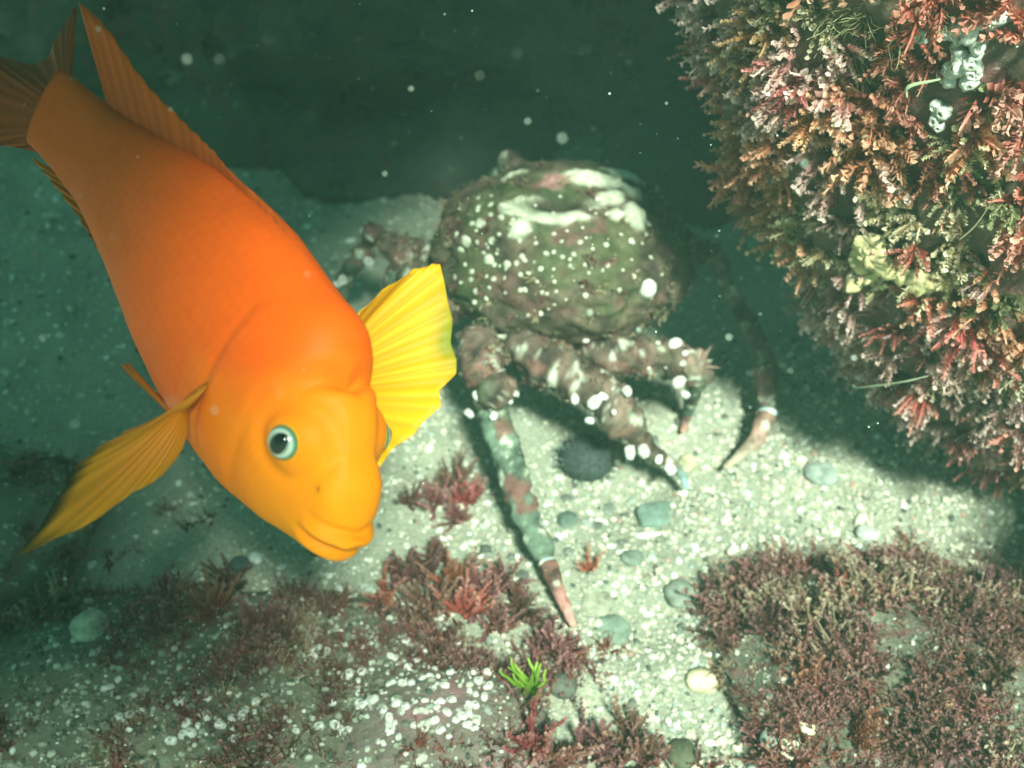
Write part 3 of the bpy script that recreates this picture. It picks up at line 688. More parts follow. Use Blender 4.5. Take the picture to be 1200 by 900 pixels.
for (px, py, s) in ws:
    h = bc.ray_cast(Vector(CAM), Vector(ray(px, py)))
    if h[0] is not None: put(WM[int(r.integers(5))], 'wart', car, h[0], h[1], s * .80 / FPX * r.uniform(.7, 1.25), r, r.uniform(.4, .9))
# larger barnacle on the shell's lower right edge
h = bc.ray_cast(Vector(CAM), Vector(ray(758, 338)))
if h[0] is not None: put(BM[1], 'barnacle', car, h[0], h[1], .0065, r, 1.2)

def seg(pix, radii, colr, seed, squash=.85, spines=0, n=26, amp=.22, tips=None):
    """one leg segment from (px,py,depth) points"""
    radii = [q * .86 for q in radii]; P = [at(*p) for p in pix]; Vv, Fs = loft(P, radii, 28, n * 2, squash, amp, 55, seed)
    Cn = resample(np.array(P), 80); nn_ = np.argmin(np.linalg.norm(Vv[:, None] - Cn[None], axis=2), axis=1); Vv = Vv + (Vv - Cn[nn_]) * (.16 * fbm(Vv, 170, 3, seed + 3) + .10 * np.clip(fbm(Vv, 260, 2, seed + 8), 0, 1))[:, None]
    parts = [(Vv, Fs)]; C = resample(np.array(P), 40); rr = np.interp(np.linspace(0, 1, 40), np.linspace(0, 1, len(radii)), radii)
    q = np.random.default_rng(seed + 100); nb = len(Vv)
    for k in range(spines):
        i = int(q.integers(3, 38)); d = q.normal(size=3); d[2] = abs(d[2]); d /= np.linalg.norm(d); t = rr[i] * q.uniform(.12, .28)
        w1 = np.cross(d, [.3, .5, .8]); w1 /= np.linalg.norm(w1); w2 = np.cross(d, w1); a = C[i] + d * rr[i] * .6; th = np.arange(6) * 1.0472
        ring = a + t * (np.cos(th)[:, None] * w1 + np.sin(th)[:, None] * w2); tip = C[i] + d * rr[i] * q.uniform(1.15, 1.5)
        parts.append((np.vstack([ring, ring * .35 + tip * .65 + (a - tip) * 0, tip]), [np.array([(k2, (k2 + 1) % 6, 6 + (k2 + 1) % 6, 6 + k2) for k2 in range(6)]), np.array([(6 + k2, 6 + (k2 + 1) % 6, 12) for k2 in range(6)])]))
    Vv, Fs = join(parts)
    c = np.array(colr) * .8 * np.clip(1 + .9 * fbm(Vv, 80, 4, seed), .2, 2)[:, None]
    m2 = np.clip(fbm(Vv, 70, 3, seed + 17) * 3 - .8, 0, 1)[:, None]; c = c * (1 - m2) + np.array((.20, .095, .078)) * m2
    m = np.clip(fbm(Vv, 140, 3, seed + 7) * 3 - 1.3, 0, 1)[:, None]; c = c * (1 - m) + np.array((.50, .52, .42)) * m
    g = np.clip(fbm(Vv, 45, 2, seed + 9) * 2 - .4, 0, 1)[:, None]; c = c * (1 - .6 * g) + np.array((.10, .13, .08)) * .6 * g
    if tips is not None:
        u = np.clip((np.linalg.norm(Vv - P[0], axis=1) / np.linalg.norm(P[-1] - P[0]) - .35) * 2, 0, 1)[:, None]; c = c * (1 - u) + np.array(tips) * u
    return Vv - cl0, Fs, np.clip(c, .01, .8)
BR = (.135, .092, .070); GR = (.12, .17, .125); PK = (.34, .17, .14)
def leg(upper, ur_, knee, kr, lower, lr, tip, tr, seed, gcol=GR, ucol=BR, tcol=PK, ttip=(.62, .30, .26), band=True):
    a = seg(upper, ur_, ucol, seed, .9, 10); L = link('leg', mesh_np('leg', a[0], a[1], True, a[2]), M['crab'], crab)
    if knee:
        a = seg(knee, kr, (.19, .13, .10), seed + 1, .9, 14, amp=.35); link('knee', mesh_np('knee', a[0], a[1], True, a[2]), M['crab'], L)
    if lower:
        a = seg(lower, lr, gcol, seed + 2, .8, 8, 34); link('lower_leg', mesh_np('lower_leg', a[0], a[1], True, a[2]), M['crab'], L)
    if tip:
        a = seg(tip, tr, tcol, seed + 3, .8, 0, 24, .12, ttip); link('leg_tip', mesh_np('leg_tip', a[0], a[1], True, a[2]), M['crab'], L)
        if band and lower:
            e, e0 = np.array(lower[-1], float), np.array(lower[-2], float); u = (e - e0) / np.linalg.norm((e - e0)[:2]); rr0 = lr[-1] * 1.12
            pp = [tuple(e - u * 4), tuple(e + u * 7)]; b = seg(pp, [rr0, rr0], (.46, .62, .58), seed + 4, .85, 0, 10, .2); link('joint_band', mesh_np('joint_band', b[0], b[1], True, b[2]), M['crab'], L)
    return L
LA = leg([(566, 385, .80), (562, 420, .79), (572, 455, .785)], [.019, .0175, .0165], [(563, 470, .785), (580, 458, .772), (598, 452, .785)], [.008, .0145, .009],
         [(572, 462, .785), (585, 505, .775), (605, 570, .757), (640, 657, .728)], [.0125, .0125, .0115, .0088], [(640, 655, .728), (655, 693, .715), (673, 735, .7005)], [.0072, .0058, .0022], 10)
LB = leg([(600, 390, .80), (640, 425, .785), (690, 455, .775), (725, 478, .772)], [.020, .020, .018, .017], [(690, 452, .775), (725, 478, .765), (752, 505, .775)], [.014, .0175, .011],
         [(735, 490, .778), (752, 520, .79), (780, 540, .795)], [.012, .0095, .007], [(778, 538, .793), (796, 552, .797), (806, 574, .794)], [.006, .0048, .002], 20, gcol=BR, tcol=(.25, .22, .17), ttip=(.30, .50, .48), band=False)
LC = leg([(680, 395, .81), (720, 412, .80), (770, 420, .80), (805, 428, .80)], [.017, .0175, .0165, .015], [(795, 422, .80), (815, 430, .80), (818, 452, .805)], [.013, .0165, .010],
         [(815, 440, .805), (812, 462, .83), (806, 485, .85)], [.010, .0085, .006], [(806, 484, .85), (803, 496, .85), (800, 507, .843)], [.005, .004, .002], 30, band=False)
LD = leg([(785, 312, .85), (812, 298, .865), (838, 290, .875)], [.013, .011, .009], None, None, [(836, 290, .875), (860, 348, .875), (888, 400, .865), (898, 440, .855), (899, 482, .84)], [.0085, .0075, .008, .011, .0085],
         [(899, 482, .84), (886, 515, .828), (848, 549, .816)], [.0085, .0068, .0022], 40, gcol=(.17, .12, .10), tcol=(.34, .20, .16), ttip=(.48, .40, .30))
LE = leg([(540, 310, .84), (490, 296, .86), (440, 284, .87)], [.016, .014, .012], [(448, 280, .868), (436, 274, .866), (430, 292, .87)], [.009, .0115, .008],
         [(434, 288, .87), (405, 328, .88), (384, 400, .905)], [.011, .010, .007], [(384, 398, .905), (378, 425, .902), (372, 450, .884)], [.006, .005, .002], 50, tcol=PK)
LF = leg([(545, 365, .82), (510, 345, .825), (472, 312, .835)], [.018, .016, .013], [(480, 312, .835), (470, 304, .832), (464, 318, .84)], [.010, .0125, .008],
         [(468, 312, .838), (452, 360, .86), (440, 430, .895)], [.011, .010, .007], [(440, 428, .895), (436, 450, .89), (434, 468, .872)], [.006, .005, .002], 60, ucol=(.20, .12, .10))
LG = leg([(640, 235, .915), (612, 205, .925), (600, 190, .935)], [.013, .011, .010], [(604, 196, .93), (598, 188, .935), (590, 200, .945)], [.008, .011, .008], [(594, 194, .94), (575, 215, .96), (562, 240, .985)], [.009, .008, .006],
         [(562, 238, .985), (556, 252, 1.0), (552, 262, 1.005)], [.005, .004, .002], 70, gcol=(.10, .24, .22))
def leg_barnacles(L, spots):
    for (px, py, d, s) in spots:
        p = at(px, py, d); n = CAM - p; n = n / np.linalg.norm(n) + np.array([0, 0, .5]) + r.normal(size=3) * .25
        put(BM[int(r.integers(4))], 'barnacle', L, p - n * .002, n, s * r.uniform(.55, .9), r, r.uniform(.6, 1.2))
leg_barnacles(LB, [(738, 529, .777, .0055), (755, 527, .778, .006), (772, 538, .782, .0055), (785, 548, .786, .0055), (697, 470, .752, .0065), (707, 463, .752, .005), (675, 467, .76, .0045), (733, 457, .752, .005), (692, 492, .76, .005), (718, 480, .748, .003), (642, 450, .77, .0045)])
leg_barnacles(LC, [(796, 446, .785, .0085), (791, 402, .79, .0065), (803, 462, .79, .005), (780, 428, .784, .003), (760, 428, .784, .0025), (802, 412, .785, .0028), (800, 425, .784, .003), (686, 395, .785, .0045), (772, 400, .788, .002)])
leg_barnacles(LA, [(560, 463, .768, .0055), (570, 459, .766, .005), (548, 483, .775, .004), (580, 485, .762, .004), (600, 470, .768, .003), (604, 460, .768, .004)])
leg_barnacles(LE, [(434, 278, .856, .004), (432, 306, .86, .0055), (402, 326, .868, .006), (396, 332, .87, .005)])
leg_barnacles(LD, [(800, 290, .85, .005), (808, 292, .852, .005), (775, 306, .838, .004), (764, 340, .83, .004)])

# fuzz of weed growing on the shell and legs
def fuzz(parent, Vw, n, smin, smax, seed, sel=None):
    q = np.random.default_rng(seed); ids = np.arange(len(Vw)) if sel is None else np.where(sel)[0]; k = q.choice(ids, n); ctr = Vw.mean(0)
    nr = Vw[k] - ctr; nr /= np.linalg.norm(nr, axis=1)[:, None]
    tag(link('weed_fuzz', turf_mesh('weed_fuzz', Vw[k], nr, T_fuzz, lambda p, r: int(r.integers(5)), q, smin, smax), M['turf'], parent), kind='stuff')
T_fuzz = [tuft(r, p, 6, .008, 1.1, 2, True, .0005, .0026) for p in (OLIVE, BROWN, OLIVE * 1.4, PLUM, CREAM * .8)]
fuzz(car, W - cl0, 340, .4, 1.1, 5, (V[:, 1] < .5) & (crust < .2))
for L in (LA, LB, LC, LD, LE, LF):
    me = L.data; v = np.empty(len(me.vertices) * 3); me.vertices.foreach_get('co', v); v = v.reshape(-1, 3)
    q = np.random.default_rng(8); k = q.choice(len(v), 110); no = np.empty(len(v) * 3); me.vertices.foreach_get('normal', no); no = no.reshape(-1, 3)
    tag(link('weed_fuzz', turf_mesh('weed_fuzz', v[k], no[k], T_fuzz, lambda p, r: int(r.integers(5)), q, .35, .9), M['turf'], L), kind='stuff')

# ------------------------------------------------------------------ orange fish
SL = .24; BEND = -.50; S0 = .30
RL = np.array([[.501, .829, .249], [-.751, .274, .601], [.43, -.488, .759]]); TL = np.array([-.0556, -.0562, -.3997])
u_, s_, v_ = np.linalg.svd(RL); RL = u_ @ v_ @ rotm(R(-23), 0, 0)
C2W = np.stack([RT, UP, -FW], 1)                   # camera axes to world
FR = C2W @ RL; FT = CAM + C2W @ TL
def centre(s):
    s = np.atleast_1d(s); t = np.clip(s - S0, 0, None); x = -np.minimum(s, S0); y = 0 * x
    for k in range(24):
        a = BEND * (t * (k + .5) / 24) / (1 - S0); x = x - np.cos(a) * t / 24; y = y + np.sin(a) * t / 24
    return x, y, BEND * t / (1 - S0)
def body2local(s, y, z):
    """straight-body coordinates (fractions of body length) to bent local metres"""
    x, yc, a = centre(s); return np.stack([x + np.sin(a) * y, yc + np.cos(a) * y, z + 0 * x], -1) * SL
def w2l(p): return (np.asarray(p) - FT) @ FR
def smooth_interp(s, xs, ys):
    from_ = np.linspace(0, 1, 400); v = np.interp(from_, xs, ys); k = np.ones(21) / 21; vp = np.pad(v, 10, mode='edge'); v = np.convolve(vp, k, 'valid')
    return np.interp(s, from_, v)
sx = [0, .02, .05, .10, .16, .24, .34, .48, .62, .75, .86, .94, 1.]
TOP = [.022, .040, .066, .106, .148, .176, .190, .192, .172, .132, .100, .088, .086]
BOT = [-.062, -.075, -.092, -.120, -.155, -.190, -.215, -.220, -.190, -.142, -.100, -.085, -.082]
WID = [.038, .047, .058, .073, .088, .101, .109, .108, .094, .064, .040, .027, .022]
NS, NT = 170, 144
ss = np.concatenate([(np.linspace(0, 1, 30, endpoint=False) ** 1.8) * .06, np.linspace(.06, 1, NS - 30)])
th = np.linspace(0, 2 * math.pi, NT, endpoint=False)
S_, TH = np.meshgrid(ss, th, indexing='ij')
nose = np.sqrt(np.clip(1 - (1 - np.clip(S_ / .045, 0, 1)) ** 2, 0, 1)); nose = .04 + .96 * nose
tp = smooth_interp(S_, sx, TOP); bt = smooth_interp(S_, sx, BOT); wd = smooth_interp(S_, sx, WID)
zc = (tp + bt) / 2 + .22 * (tp - bt) / 2 * 0; hh = (tp - bt) / 2
c_, s2 = np.cos(TH), np.sin(TH)
zz = zc + hh * nose * np.sign(c_) * np.abs(c_) ** .95; yy = wd * nose * np.sign(s2) * np.abs(s2) ** .90
# swellings and folds (fractions of body length); positive pushes outwards
def G(x, m, w): return np.exp(-((x - m) / w) ** 2)
ay = np.abs(yy); upf = np.clip((c_ - .05) / .5, 0, 1)
disp = .026 * G(S_, .265, .060) * G(ay, 0, .075) * upf              # nape hump
disp -= .036 * G(S_ - .35 * ay, .182, .015) * G(ay, 0, .060) * upf    # fold in front of it
disp += .005 * G(S_, .130, .028) * G(ay, .0, .06) * upf               # brow
disp -= .005 * G(S_ - .25 * ay, .083, .010) * G(ay, 0, .06) * upf
disp += .004 * G(S_, .055, .018) * upf
EYS, EYZ = .150, .055
de = np.sqrt((S_ - EYS) ** 2 + (zz - EYZ) ** 2)
disp += .015 * np.exp(-(de / .042) ** 4) * (c_ < .93)                    # eye bulge
disp -= .005 * np.exp(-((de - .058) / .012) ** 2) * (ay > .03)
ml = -.030 - .30 * np.clip(S_ - .01, 0, .08)                          # mouth line
near = np.clip(1 - S_ / .066, 0, 1) ** .5 * (S_ < .066)
disp -= .022 * G(zz, ml, .0055) * near
disp += .012 * (G(zz, ml + .016, .009) + G(zz, ml - .015, .010)) * near
disp -= .006 * G(zz, ml + .036, .006) * near * (c_ > -.2)
gs = .335 + .04 * np.cos(TH * 1.0) - .10 * G(np.abs(np.sin(TH)), 0, .45)  # gill cover edge
side = np.clip(np.abs(s2) * 1.6 - .5, 0, 1)
disp += .006 * side / (1 + np.exp((S_ - gs) / .006)) * G(S_, .27, .09)
disp -= .004 * G(S_, gs + .008, .008) * side
disp -= .003 * G(S_, .225 + .03 * c_, .010) * side * (c_ < .5)           # cheek plate edge
disp += .0022 * fbm(np.stack([S_ * 9, yy * 12, zz * 9], -1), 1.2, 3, 5)
fade = np.clip(S_ / .03, .25, 1)
yl, zl = yy, zz
nrm2 = np.stack([s2 * hh, c_ * wd], -1); nrm2 /= np.linalg.norm(nrm2, axis=-1)[..., None]
yl = yy + nrm2[..., 0] * disp; zl = zz + nrm2[..., 1] * disp
sl = S_ - disp * np.clip(1 - S_ / .05, 0, 1) * .8
P = body2local(sl.ravel(), yl.ravel(), zl.ravel())
fish = empty('orange_fish', (0, 0, 0)); fish.matrix_world = Matrix.Translation(Vector(FT)) @ Matrix(FR.tolist()).to_4x4()
tag(fish, 'bright orange fish swimming nose down with yellow head and spread fins', 'fish')
i, j = np.meshgrid(np.arange(NS - 1), np.arange(NT), indexing='ij'); j2 = (j + 1) % NT
F4 = np.stack([i * NT + j, i * NT + j2, (i + 1) * NT + j2, (i + 1) * NT + j], -1).reshape(-1, 4)
V = np.vstack([P, P[:NT].mean(0), P[-NT:].mean(0)]); k = np.arange(NT); k2 = (k + 1) % NT; n0 = len(P)
F3 = np.vstack([np.stack([k2, k, np.full(NT, n0)], 1), np.stack([n0 - NT + k, n0 - NT + k2, np.full(NT, n0 + 1)], 1)])
yel = np.clip(1.15 - S_ / .36 - .65 * np.clip(c_ * 1.4, 0, 1) / (1 + np.exp(-(S_ - .35 * ay - .195) / .018)) + .15 * fbm(np.stack([S_ * 6, yy * 8, zz * 8], -1), 1., 3, 8), 0, 1)[..., None]
YC, OC = np.array((.92, .270, .001)), np.array((.86, .105, .0008))
colf = OC * (1 - yel) + YC * yel
tl = np.clip((S_ - .62) / .35, 0, 1)[..., None]; colf = colf * (1 - tl) + np.array((.52, .075, .002)) * tl  # shade on the rear of the fish painted into its colour
colf = colf * (1 - .15 * G(S_, gs + .006, .006)[..., None] * side[..., None])
lip = (G(zz, ml, .005) * near * .45)[..., None]; colf = colf * (1 - lip)
nos = (np.exp(-(((S_ - .075) / .004) ** 2 + ((zz - .035) / .004) ** 2)) * .8)[..., None]; colf = colf * (1 - nos)
colf = np.vstack([colf.reshape(-1, 3), YC, OC])
def skin_mat():
    m, t, b = mat_new('fish_skin'); a = N(t, 'ShaderNodeAttribute', attribute_name='col').outputs['Color']
    tc = N(t, 'ShaderNodeTexCoord').outputs['Object']; vo = N(t, 'ShaderNodeTexVoronoi'); vo.inputs['Scale'].default_value = 1; vo.inputs['Randomness'].default_value = .35; t.links.new(N(t, 'ShaderNodeAttribute', attribute_name='scale_rows').outputs['Vector'], vo.inputs['Vector'])
    g = ramp(t, vo.outputs['Distance'], [(.25, (1.0, 1.0, 1.0)), (.72, (.93, .91, .89))]); a = mix(t, 1., a, g, 'MULTIPLY')
    n1 = ramp(t, noise(t, 40, 5, .6, tc), [(.3, (.93, .92, .91)), (.7, (1.04, 1.04, 1.04))]); a = mix(t, 1., a, n1, 'MULTIPLY')
    t.links.new(a, b.inputs['Base Color']); b.inputs['Roughness'].default_value = .55; b.inputs['Specular IOR Level'].default_value = .12
    b.inputs['Subsurface Weight'].default_value = .25; b.inputs['Subsurface Radius'].default_value = (.012, .004, .001); b.inputs['Subsurface Scale'].default_value = .4
    bump(t, b, vo.outputs['Distance'], .12, .0006); return m
M['skin'] = skin_mat()
bme = mesh_np('body', V, [F4, F3], True, colf); sa = bme.attributes.new('scale_rows', 'FLOAT_VECTOR', 'POINT')
su = np.stack([S_ * 54 * np.clip((S_ - .16) / .14, 0, 1) + 9, (TH / 6.28318) * 46 * np.clip((S_ - .16) / .14, 0, 1), 0 * S_], -1).reshape(-1, 3); su = np.vstack([su, su[:1], su[-1:]])
sa.data.foreach_set('vector', su.astype(np.float32).ravel()); link('body', bme, M['skin'], fish)
bf = BVHTree.FromPolygons([Vector(v) for v in V], [tuple(int(x) for x in f) for f in F4])
# eyes
def eye_mesh(cols, rad, n=28):
    rings = np.linspace(0, math.pi * .6, 26); V = []; C = []
    for q in rings:
        a = np.linspace(0, 6.283, n, endpoint=False); V.append(np.stack([rad * math.sin(q) * np.cos(a), rad * math.sin(q) * np.sin(a), np.full(n, rad * math.cos(q) * .8)], 1)); C += [cols(math.degrees(q))] * n
    i, j = np.meshgrid(np.arange(25), np.arange(n), indexing='ij'); j2 = (j + 1) % n
    return mesh_np('eye', np.vstack(V), np.stack([i * n + j, (i + 1) * n + j, (i + 1) * n + j2, i * n + j2], -1).reshape(-1, 4), True, np.array(C))
def irisc(q):
    if q < 30: return (.03, .03, .028)
    if q < 38: return (.22, .26, .22)
    if q < 50: return (.42, .48, .42)
    if q < 57: return (.14, .26, .20)
    if q < 68: return (.04, .10, .05)
    return (.55, .35, .02)
M['eye'] = attr_mat('eye', .12, spec=.6)
ER = .0285 * SL
em = eye_mesh(irisc, ER); em.materials.append(M['eye'])
pm = eye_mesh(lambda q: (.008, .007, .006), ER * .54); pm.materials.append(M['eye'])
for sg in (-1, 1):
    o3 = body2local(np.array([EYS]), np.array([sg * .4]), np.array([EYZ]))[0]; dr = body2local(np.array([EYS]), np.array([0.]), np.array([EYZ]))[0] - o3
    h = bf.ray_cast(Vector(o3), Vector(dr).normalized()); nn_ = Vector((.30, sg * .93, .22)).normalized()
    q = basis(nn_, 0).to_4x4(); e = link('eye', em, None, fish); e.matrix_basis = Matrix.Translation(h[0] - nn_ * ER * .26) @ q
    pu = link('pupil', pm, None, e); pu.location = (0, 0, ER * .53); pu.scale = (1.0, 1.25, .8)
# fins
def fan(name, base, tips, rows=16, rays=15, ripple=.0012, bow=0., c0=(.80, .28, .006), c1=(.90, .42, .01), edge=None, ragged=.05, seed=1, power=1.):
    q = np.random.default_rng(seed); cols = rays * 4 + 1; b = resample(np.array(base), cols); tt = resample(np.array(tips), cols); u = np.linspace(0, 1, cols)
    uw = u + np.interp(u, np.linspace(0, 1, rays * 2), q.normal(size=rays * 2) * .22 / rays); ph = np.cos(uw * rays * 2 * math.pi); rg = np.interp(u, np.linspace(0, 1, rays + 1), q.uniform(-ragged, ragged, rays + 1)) + .2 * ragged * ph
    t = np.linspace(0, 1, rows)[:, None] ** power; G0 = b[None] + (tt - b)[None] * (t * (1 + rg * t))[..., None]
    n = np.cross(tt[-1] - b[0], tt[0] - b[-1]); n /= np.linalg.norm(n)
    G0 = G0 + n * (ripple * ph[None] * np.sin(np.clip(t, 0, 1) * 2.0 + .15) + bow * np.sin(t * math.pi) )[..., None]
    thick = .0012 * (1 - .8 * t) * (1 + .6 * ph[None])
    A, B = G0 + n * thick[..., None] * .5, G0 - n * thick[..., None] * .5
    V = np.vstack([A.reshape(-1, 3), B.reshape(-1, 3)]); m = rows * cols
    i, j = np.meshgrid(np.arange(rows - 1), np.arange(cols - 1), indexing='ij'); f = np.stack([i * cols + j, i * cols + j + 1, (i + 1) * cols + j + 1, (i + 1) * cols + j], -1).reshape(-1, 4)
    rim = np.concatenate([np.arange(cols), np.arange(1, rows) * cols + cols - 1, (rows - 1) * cols + np.arange(cols - 2, -1, -1), np.arange(rows - 2, 0, -1) * cols]); r2 = np.roll(rim, -1)
    F = np.vstack([f, f[:, ::-1] + m, np.stack([rim, rim + m, r2 + m, r2], 1)])
    cc = np.array(c0) * (1 - t[..., None]) + np.array(c1) * t[..., None]; cc = cc * (1 + .13 * ph[None, :, None])
    if edge is not None:
        e = np.clip((t - .84) / .12, 0, 1)[..., None] * np.clip(edge[1](u), 0, 1)[None, :, None]; cc = cc * (1 - e) + np.array(edge[0]) * e
    cc = np.clip(np.broadcast_to(cc, (rows, cols, 3)), 0, .95).reshape(-1, 3)
    return link(name, mesh_np(name, V, F, True, np.vstack([cc, cc])), M['fin'], fish)
M['fin'] = attr_mat('fin', .5, trans=.42, spec=.25)
def L_(px, py, d): return w2l(at(px, py, d))
def BL(s, y, z): return body2local(np.array([s]), np.array([y]), np.array([z]))[0]
# left pectoral (spread beside the crab)
bs = [BL(.30, .085, .035), BL(.315, .09, -.02), BL(.33, .09, -.075)]
fan('pectoral_fin', bs, [L_(404, 384, .425), L_(445, 345, .435), L_(497, 311, .445), L_(515, 322, .447), L_(523, 365, .448), L_(530, 412, .447), L_(526, 445, .445), L_(508, 480, .44), L_(482, 512, .435), L_(443, 545, .425)], 20, 17, .0009, .004,
    (.82, .33, .004), (.92, .50, .008), ((.22, .26, .01), lambda u: 1 - np.abs(u - .52) / .22), .05, 3)
bs = [BL(.335, -.108, -.015), BL(.345, -.112, -.05), BL(.345, -.105, -.090)]
fan('pectoral_fin', bs, [L_(196, 490, .424), L_(160, 500, .420), L_(112, 528, .412), L_(75, 570, .408), L_(38, 636, .405), L_(92, 618, .408), L_(140, 590, .413), L_(180, 562, .420), L_(206, 540, .425)], 20, 14, .0010, -.004,
    (.80, .25, .004), (.80, .34, .01), ((.02, .025, .01), lambda u: 1.6 - np.abs(u - .40) / .14), .08, 4)
# dorsal fin along the back with tall rear lobe
sb = np.linspace(.42, .88, 14); tops = smooth_interp(sb, sx, TOP)
hgt = np.interp(sb, [.42, .50, .60, .68, .76, .82, .88], [.0, .006, .012, .022, .05, .10, .11])
bs = [BL(s, 0, z - .012) for s, z in zip(sb, tops)]; ts = [BL(s + 1.1 * h0 + .02, .0 + .006 * math.sin(s * 30), z + h0 * 1.0) for s, z, h0 in zip(sb, tops, hgt)]
fan('dorsal_fin', bs, ts, 10, 20, .0004, 0, (.62, .085, .002), (.72, .13, .003), None, .02, 5)
# tail fin, its colour darkened to stand in for shade
bs = [BL(.975, 0, .078), BL(.985, 0, .03), BL(.985, 0, -.03), BL(.975, 0, -.072)]
fan('tail_fin', bs, [L_(90, 6, .470), L_(70, 40, .475), L_(44, 74, .48), L_(0, 66, .485), L_(-50, 58, .49), L_(-85, 100, .495), L_(-80, 160, .495), L_(-40, 176, .49), L_(0, 170, .485), L_(40, 178, .48)], 16, 16, .0010, .0, (.42, .060, .003), (.36, .07, .004), None, .03, 6)
# anal fin and pelvic fins
sb = np.linspace(.62, .90, 8); bots = smooth_interp(sb, sx, BOT)
fan('anal_fin', [BL(s, 0, z + .012) for s, z in zip(sb, bots)], [BL(s + .06 + .03 * k / 7, -.004, float(smooth_interp(min(s + .08, 1), sx, BOT)) - .010 - .014 * math.sin(k / 7 * 2.6)) for k, (s, z) in enumerate(zip(sb, bots))], 9, 12, .0008, 0, (.62, .14, .004), (.60, .18, .01), None, .06, 7)
for sg in (-1, 1):
    fan('pelvic_fin', [BL(.37, sg * .035, -.205), BL(.40, sg * .03, -.21), BL(.43, sg * .02, -.215)], [BL(.56, sg * .06, -.215), BL(.575, sg * .055, -.235), BL(.54, sg * .03, -.25)], 9, 7, .0008, 0, (.72, .17, .004), (.68, .2, .01), None, .05, 8)

SHADE = []   # points in shade (on the seabed, the back boulder, the fish's tail) with blade length, width, heading
for (px, py, h, L, W, az) in [
 (60, 250, 0, .34, .12, .3), (150, 380, 0, .34, .12, .2), (40, 420, 0, .34, .12, .5), (100, 500, 0, .34, .12, .2), (20, 540, 0, .3, .1, .1), (250, 480, 0, .3, .08, .2), (30, 600, 0, .3, .10, .4),
 (60, 150, 0, .4, .14, .2), (20, 80, 0, .4, .14, .1), (130, 690, 0, .3, .08, .2), (60, 760, 0, .3, .10, .3), (140, 850, 0, .28, .09, .1), (300, 880, 0, .24, .05, .2), (300, 780, 0, .26, .05, .1), (30, 880, 0, .3, .1, .2), (220, 740, 0, .26, .06, .2),
 (150, 60, .1, .4, .15, .1), (260, 30, .1, .4, .15, .0), (380, 60, .1, .4, .15, .1), (480, 100, .1, .4, .14, .2), (330, 130, 0, .36, .12, .1), (560, 40, .1, .4, .14, .1), (640, 90, .1, .36, .14, .0), (700, 30, .1, .36, .14, .2), (450, 170, 0, .34, .12, .1), (250, 180, 0, .3, .12, .3),
 (20, 190, 0, .34, .10, .1), (60, 310, 0, .34, .12, .2), (10, 350, 0, .3, .1, .2), (110, 230, 0, .3, .1, .3), (150, 600, 0, .26, .06, .2), (230, 570, 0, .2, .05, .2), (370, 290, 0, .3, .08, .1),
 (330, 250, 0, .34, .12, .1), (430, 235, 0, .3, .12, .1), (490, 225, 0, .26, .09, .1), (400, 290, 0, .3, .09, .2),
 (350, 240, 0, .3, .10, .2), (450, 260, 0, .3, .09, .2), (400, 330, 0, .26, .07, .2), (200, 290, 0, .3, .1, .1)]:
    SHADE.append((gpt(px, py, h), L, W * 1.4, az))
for (px, py, d, L, W, az) in [(40, 120, .49, .30, .12, .2), (110, 150, .47, .28, .10, .5), (110, 250, .46, .24, .07, .9), (90, 40, .46, .28, .12, .3), (150, 110, .46, .22, .07, .7), (60, 190, .48, .26, .08, .6), (150, 230, .455, .26, .10, .9), (140, 320, .45, .22, .06, 1.0), (175, 390, .435, .16, .035, 1.1), (200, 170, .45, .2, .06, .8), (180, 270, .445, .2, .06, .9), (70, 90, .47, .34, .14, .1), (110, 110, .465, .34, .14, .4), (30, 160, .48, .3, .12, .3)]:
    SHADE.append((at(px, py, d), L, W, az))
HAZE_COL = (.42, .82, .68, 1); HAZE_D = .105
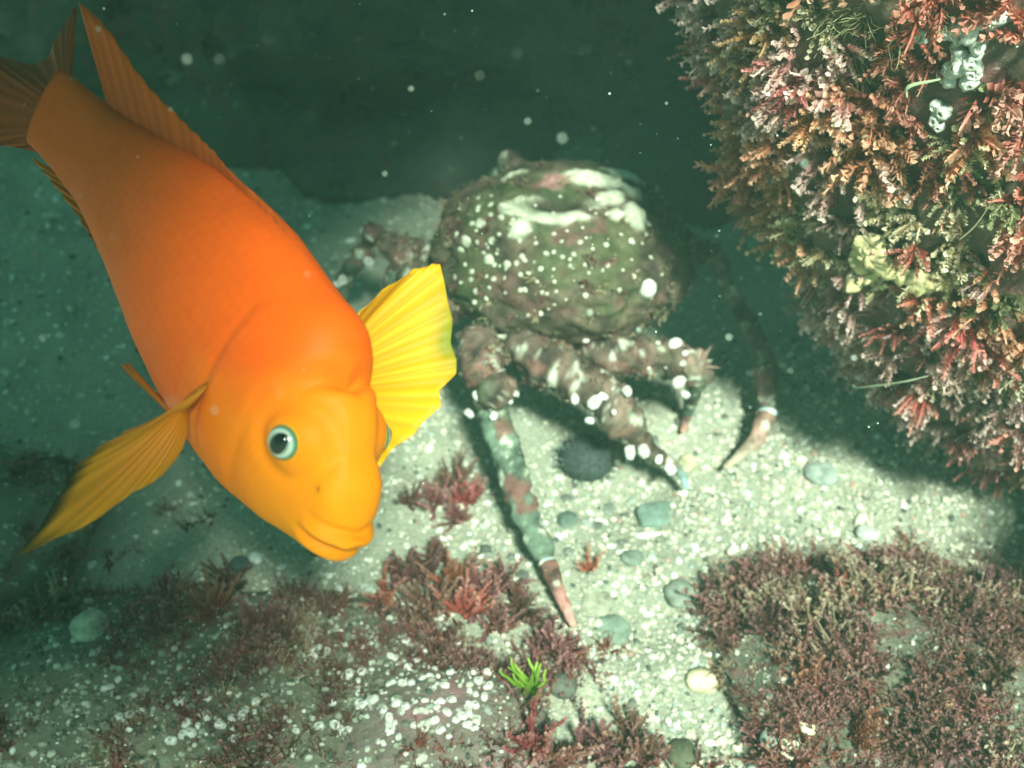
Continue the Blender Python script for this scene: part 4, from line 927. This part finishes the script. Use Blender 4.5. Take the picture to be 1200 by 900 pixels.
# ------------------------------------------------------------------ unseen kelp added overhead so its blades shade the left side and the back
M['kelp'] = attr_mat('kelp', .5, trans=.25)
r = np.random.default_rng(77)
def kelp(name, path, spots, label, seed):
    root = tag(empty(name, path[0]), label, 'kelp', 'unseen kelp added above the rocks for shade'); p0 = np.array(path[0])
    V, Fs = loft(np.array(path) - p0, [.008] * len(path), 10, 60, 1, .15, 20, seed); link('stipe', mesh_np('stipe', V, Fs, True, np.tile((.10, .075, .02), (len(V), 1))), M['kelp'], root)
    C = resample(np.array(path), 200)
    for k, (x, y, z, L, W, az) in enumerate(spots):
        c = np.array([x, y, z]); d = np.array([math.cos(az), math.sin(az), r.normal() * .10]); d /= np.linalg.norm(d); sd_ = np.cross([0, 0, 1], d); sd_ /= np.linalg.norm(sd_)
        t = np.linspace(0, 1, 22); wv = W * .5 * np.sin(np.clip(t * 1.02, 0, 1) ** .6 * math.pi) ** .7 + .001; q = np.linspace(-1, 1, 7)
        start = c - d * L / 2
        G0 = start + d * L * t[:, None, None] + sd_ * (wv[:, None] * q)[..., None] + np.array([0, 0, 1.]) * (.012 * np.sin(t[:, None] * 14 + q * 2 + k) * np.abs(q) + .02 * np.sin(t * 3)[:, None])[..., None]
        A = np.vstack([G0.reshape(-1, 3), G0.reshape(-1, 3) - np.array([0, 0, .0015])]) - p0; i, j = np.meshgrid(np.arange(21), np.arange(6), indexing='ij'); f = np.stack([i * 7 + j, (i + 1) * 7 + j, (i + 1) * 7 + j + 1, i * 7 + j + 1], -1).reshape(-1, 4)
        b = link('blade', mesh_np('blade', A, np.vstack([f, f[:, ::-1] + 154]), True, np.tile((.11, .085, .02), (len(A), 1)) * (1 + .2 * fbm(A, 30, 2, k))[:, None]), M['kelp'], root)
        near_ = C[np.argmin(np.linalg.norm(C - start, axis=1))]; s_v, s_f = loft([near_ - p0, (near_ + start) / 2 - p0 + [0, 0, .02], start + d * .01 - p0], [.0035, .003, .003], 6, 12, 1, 0)
        link('blade_stalk', mesh_np('blade_stalk', s_v, s_f, True, np.tile((.10, .08, .02), (len(s_v), 1))), M['kelp'], b)
    return root
def shade(p, z):
    """where something at height z must hang to shade the point p"""
    return p + SUN * ((z - p[2]) / SUN[2])
spots = []
for (p, L, W, az) in SHADE:
    z = float(r.uniform(1.02, 1.22)); q = shade(p, z); spots.append((q[0], q[1], z, L, W, az + r.normal() * .15))
half = sorted(spots, key=lambda s: s[1]); a, b = half[:len(half) // 2], half[len(half) // 2:]
kelp('shade_kelp', [(-.62, -.55, gz(-.62, -.55)), (-.58, -.50, .5), (-.42, -.55, 1.0), (-.1, -.5, 1.12), (.0, -.2, 1.14)], a, 'unseen brown kelp added over the camera side of the reef to cast shade', 3)
kelp('shade_kelp', [(-.95, .1, gz(-.95, .1)), (-.85, .15, .6), (-.55, .1, 1.05), (-.1, .15, 1.14), (.3, .25, 1.16)], b, 'unseen brown kelp added on the far side overhead to cast shade', 5)

# ------------------------------------------------------------------ floating specks
r = np.random.default_rng(91)
n = 3000; d = .22 + 1.0 * r.random(n) ** .8; px = r.uniform(-250, 1450, n); py = r.uniform(-150, 1000, n)
Pp = np.array([at(a, b, c) for a, b, c in zip(px, py, d)]); ok = (Pp[:, 2] > .03); Pp = Pp[ok]; n = len(Pp)
s = .00015 * (1 + 3.2 * r.random(n) ** 7)
V0, F0 = ICO1; V = (V0[None] * s[:, None, None] * r.uniform(.6, 1.3, (n, 1, 3)) + Pp[:, None]).reshape(-1, 3); F = (F0[None] + (np.arange(n) * len(V0))[:, None, None]).reshape(-1, 3)
tag(link('floating_specks', mesh_np('floating_specks', V, F, True, np.tile((.6, .7, .6), (len(V), 1))), M['particle']), 'pale specks of silt drifting in the water', 'silt', kind='stuff')
# ------------------------------------------------------------------ murky water
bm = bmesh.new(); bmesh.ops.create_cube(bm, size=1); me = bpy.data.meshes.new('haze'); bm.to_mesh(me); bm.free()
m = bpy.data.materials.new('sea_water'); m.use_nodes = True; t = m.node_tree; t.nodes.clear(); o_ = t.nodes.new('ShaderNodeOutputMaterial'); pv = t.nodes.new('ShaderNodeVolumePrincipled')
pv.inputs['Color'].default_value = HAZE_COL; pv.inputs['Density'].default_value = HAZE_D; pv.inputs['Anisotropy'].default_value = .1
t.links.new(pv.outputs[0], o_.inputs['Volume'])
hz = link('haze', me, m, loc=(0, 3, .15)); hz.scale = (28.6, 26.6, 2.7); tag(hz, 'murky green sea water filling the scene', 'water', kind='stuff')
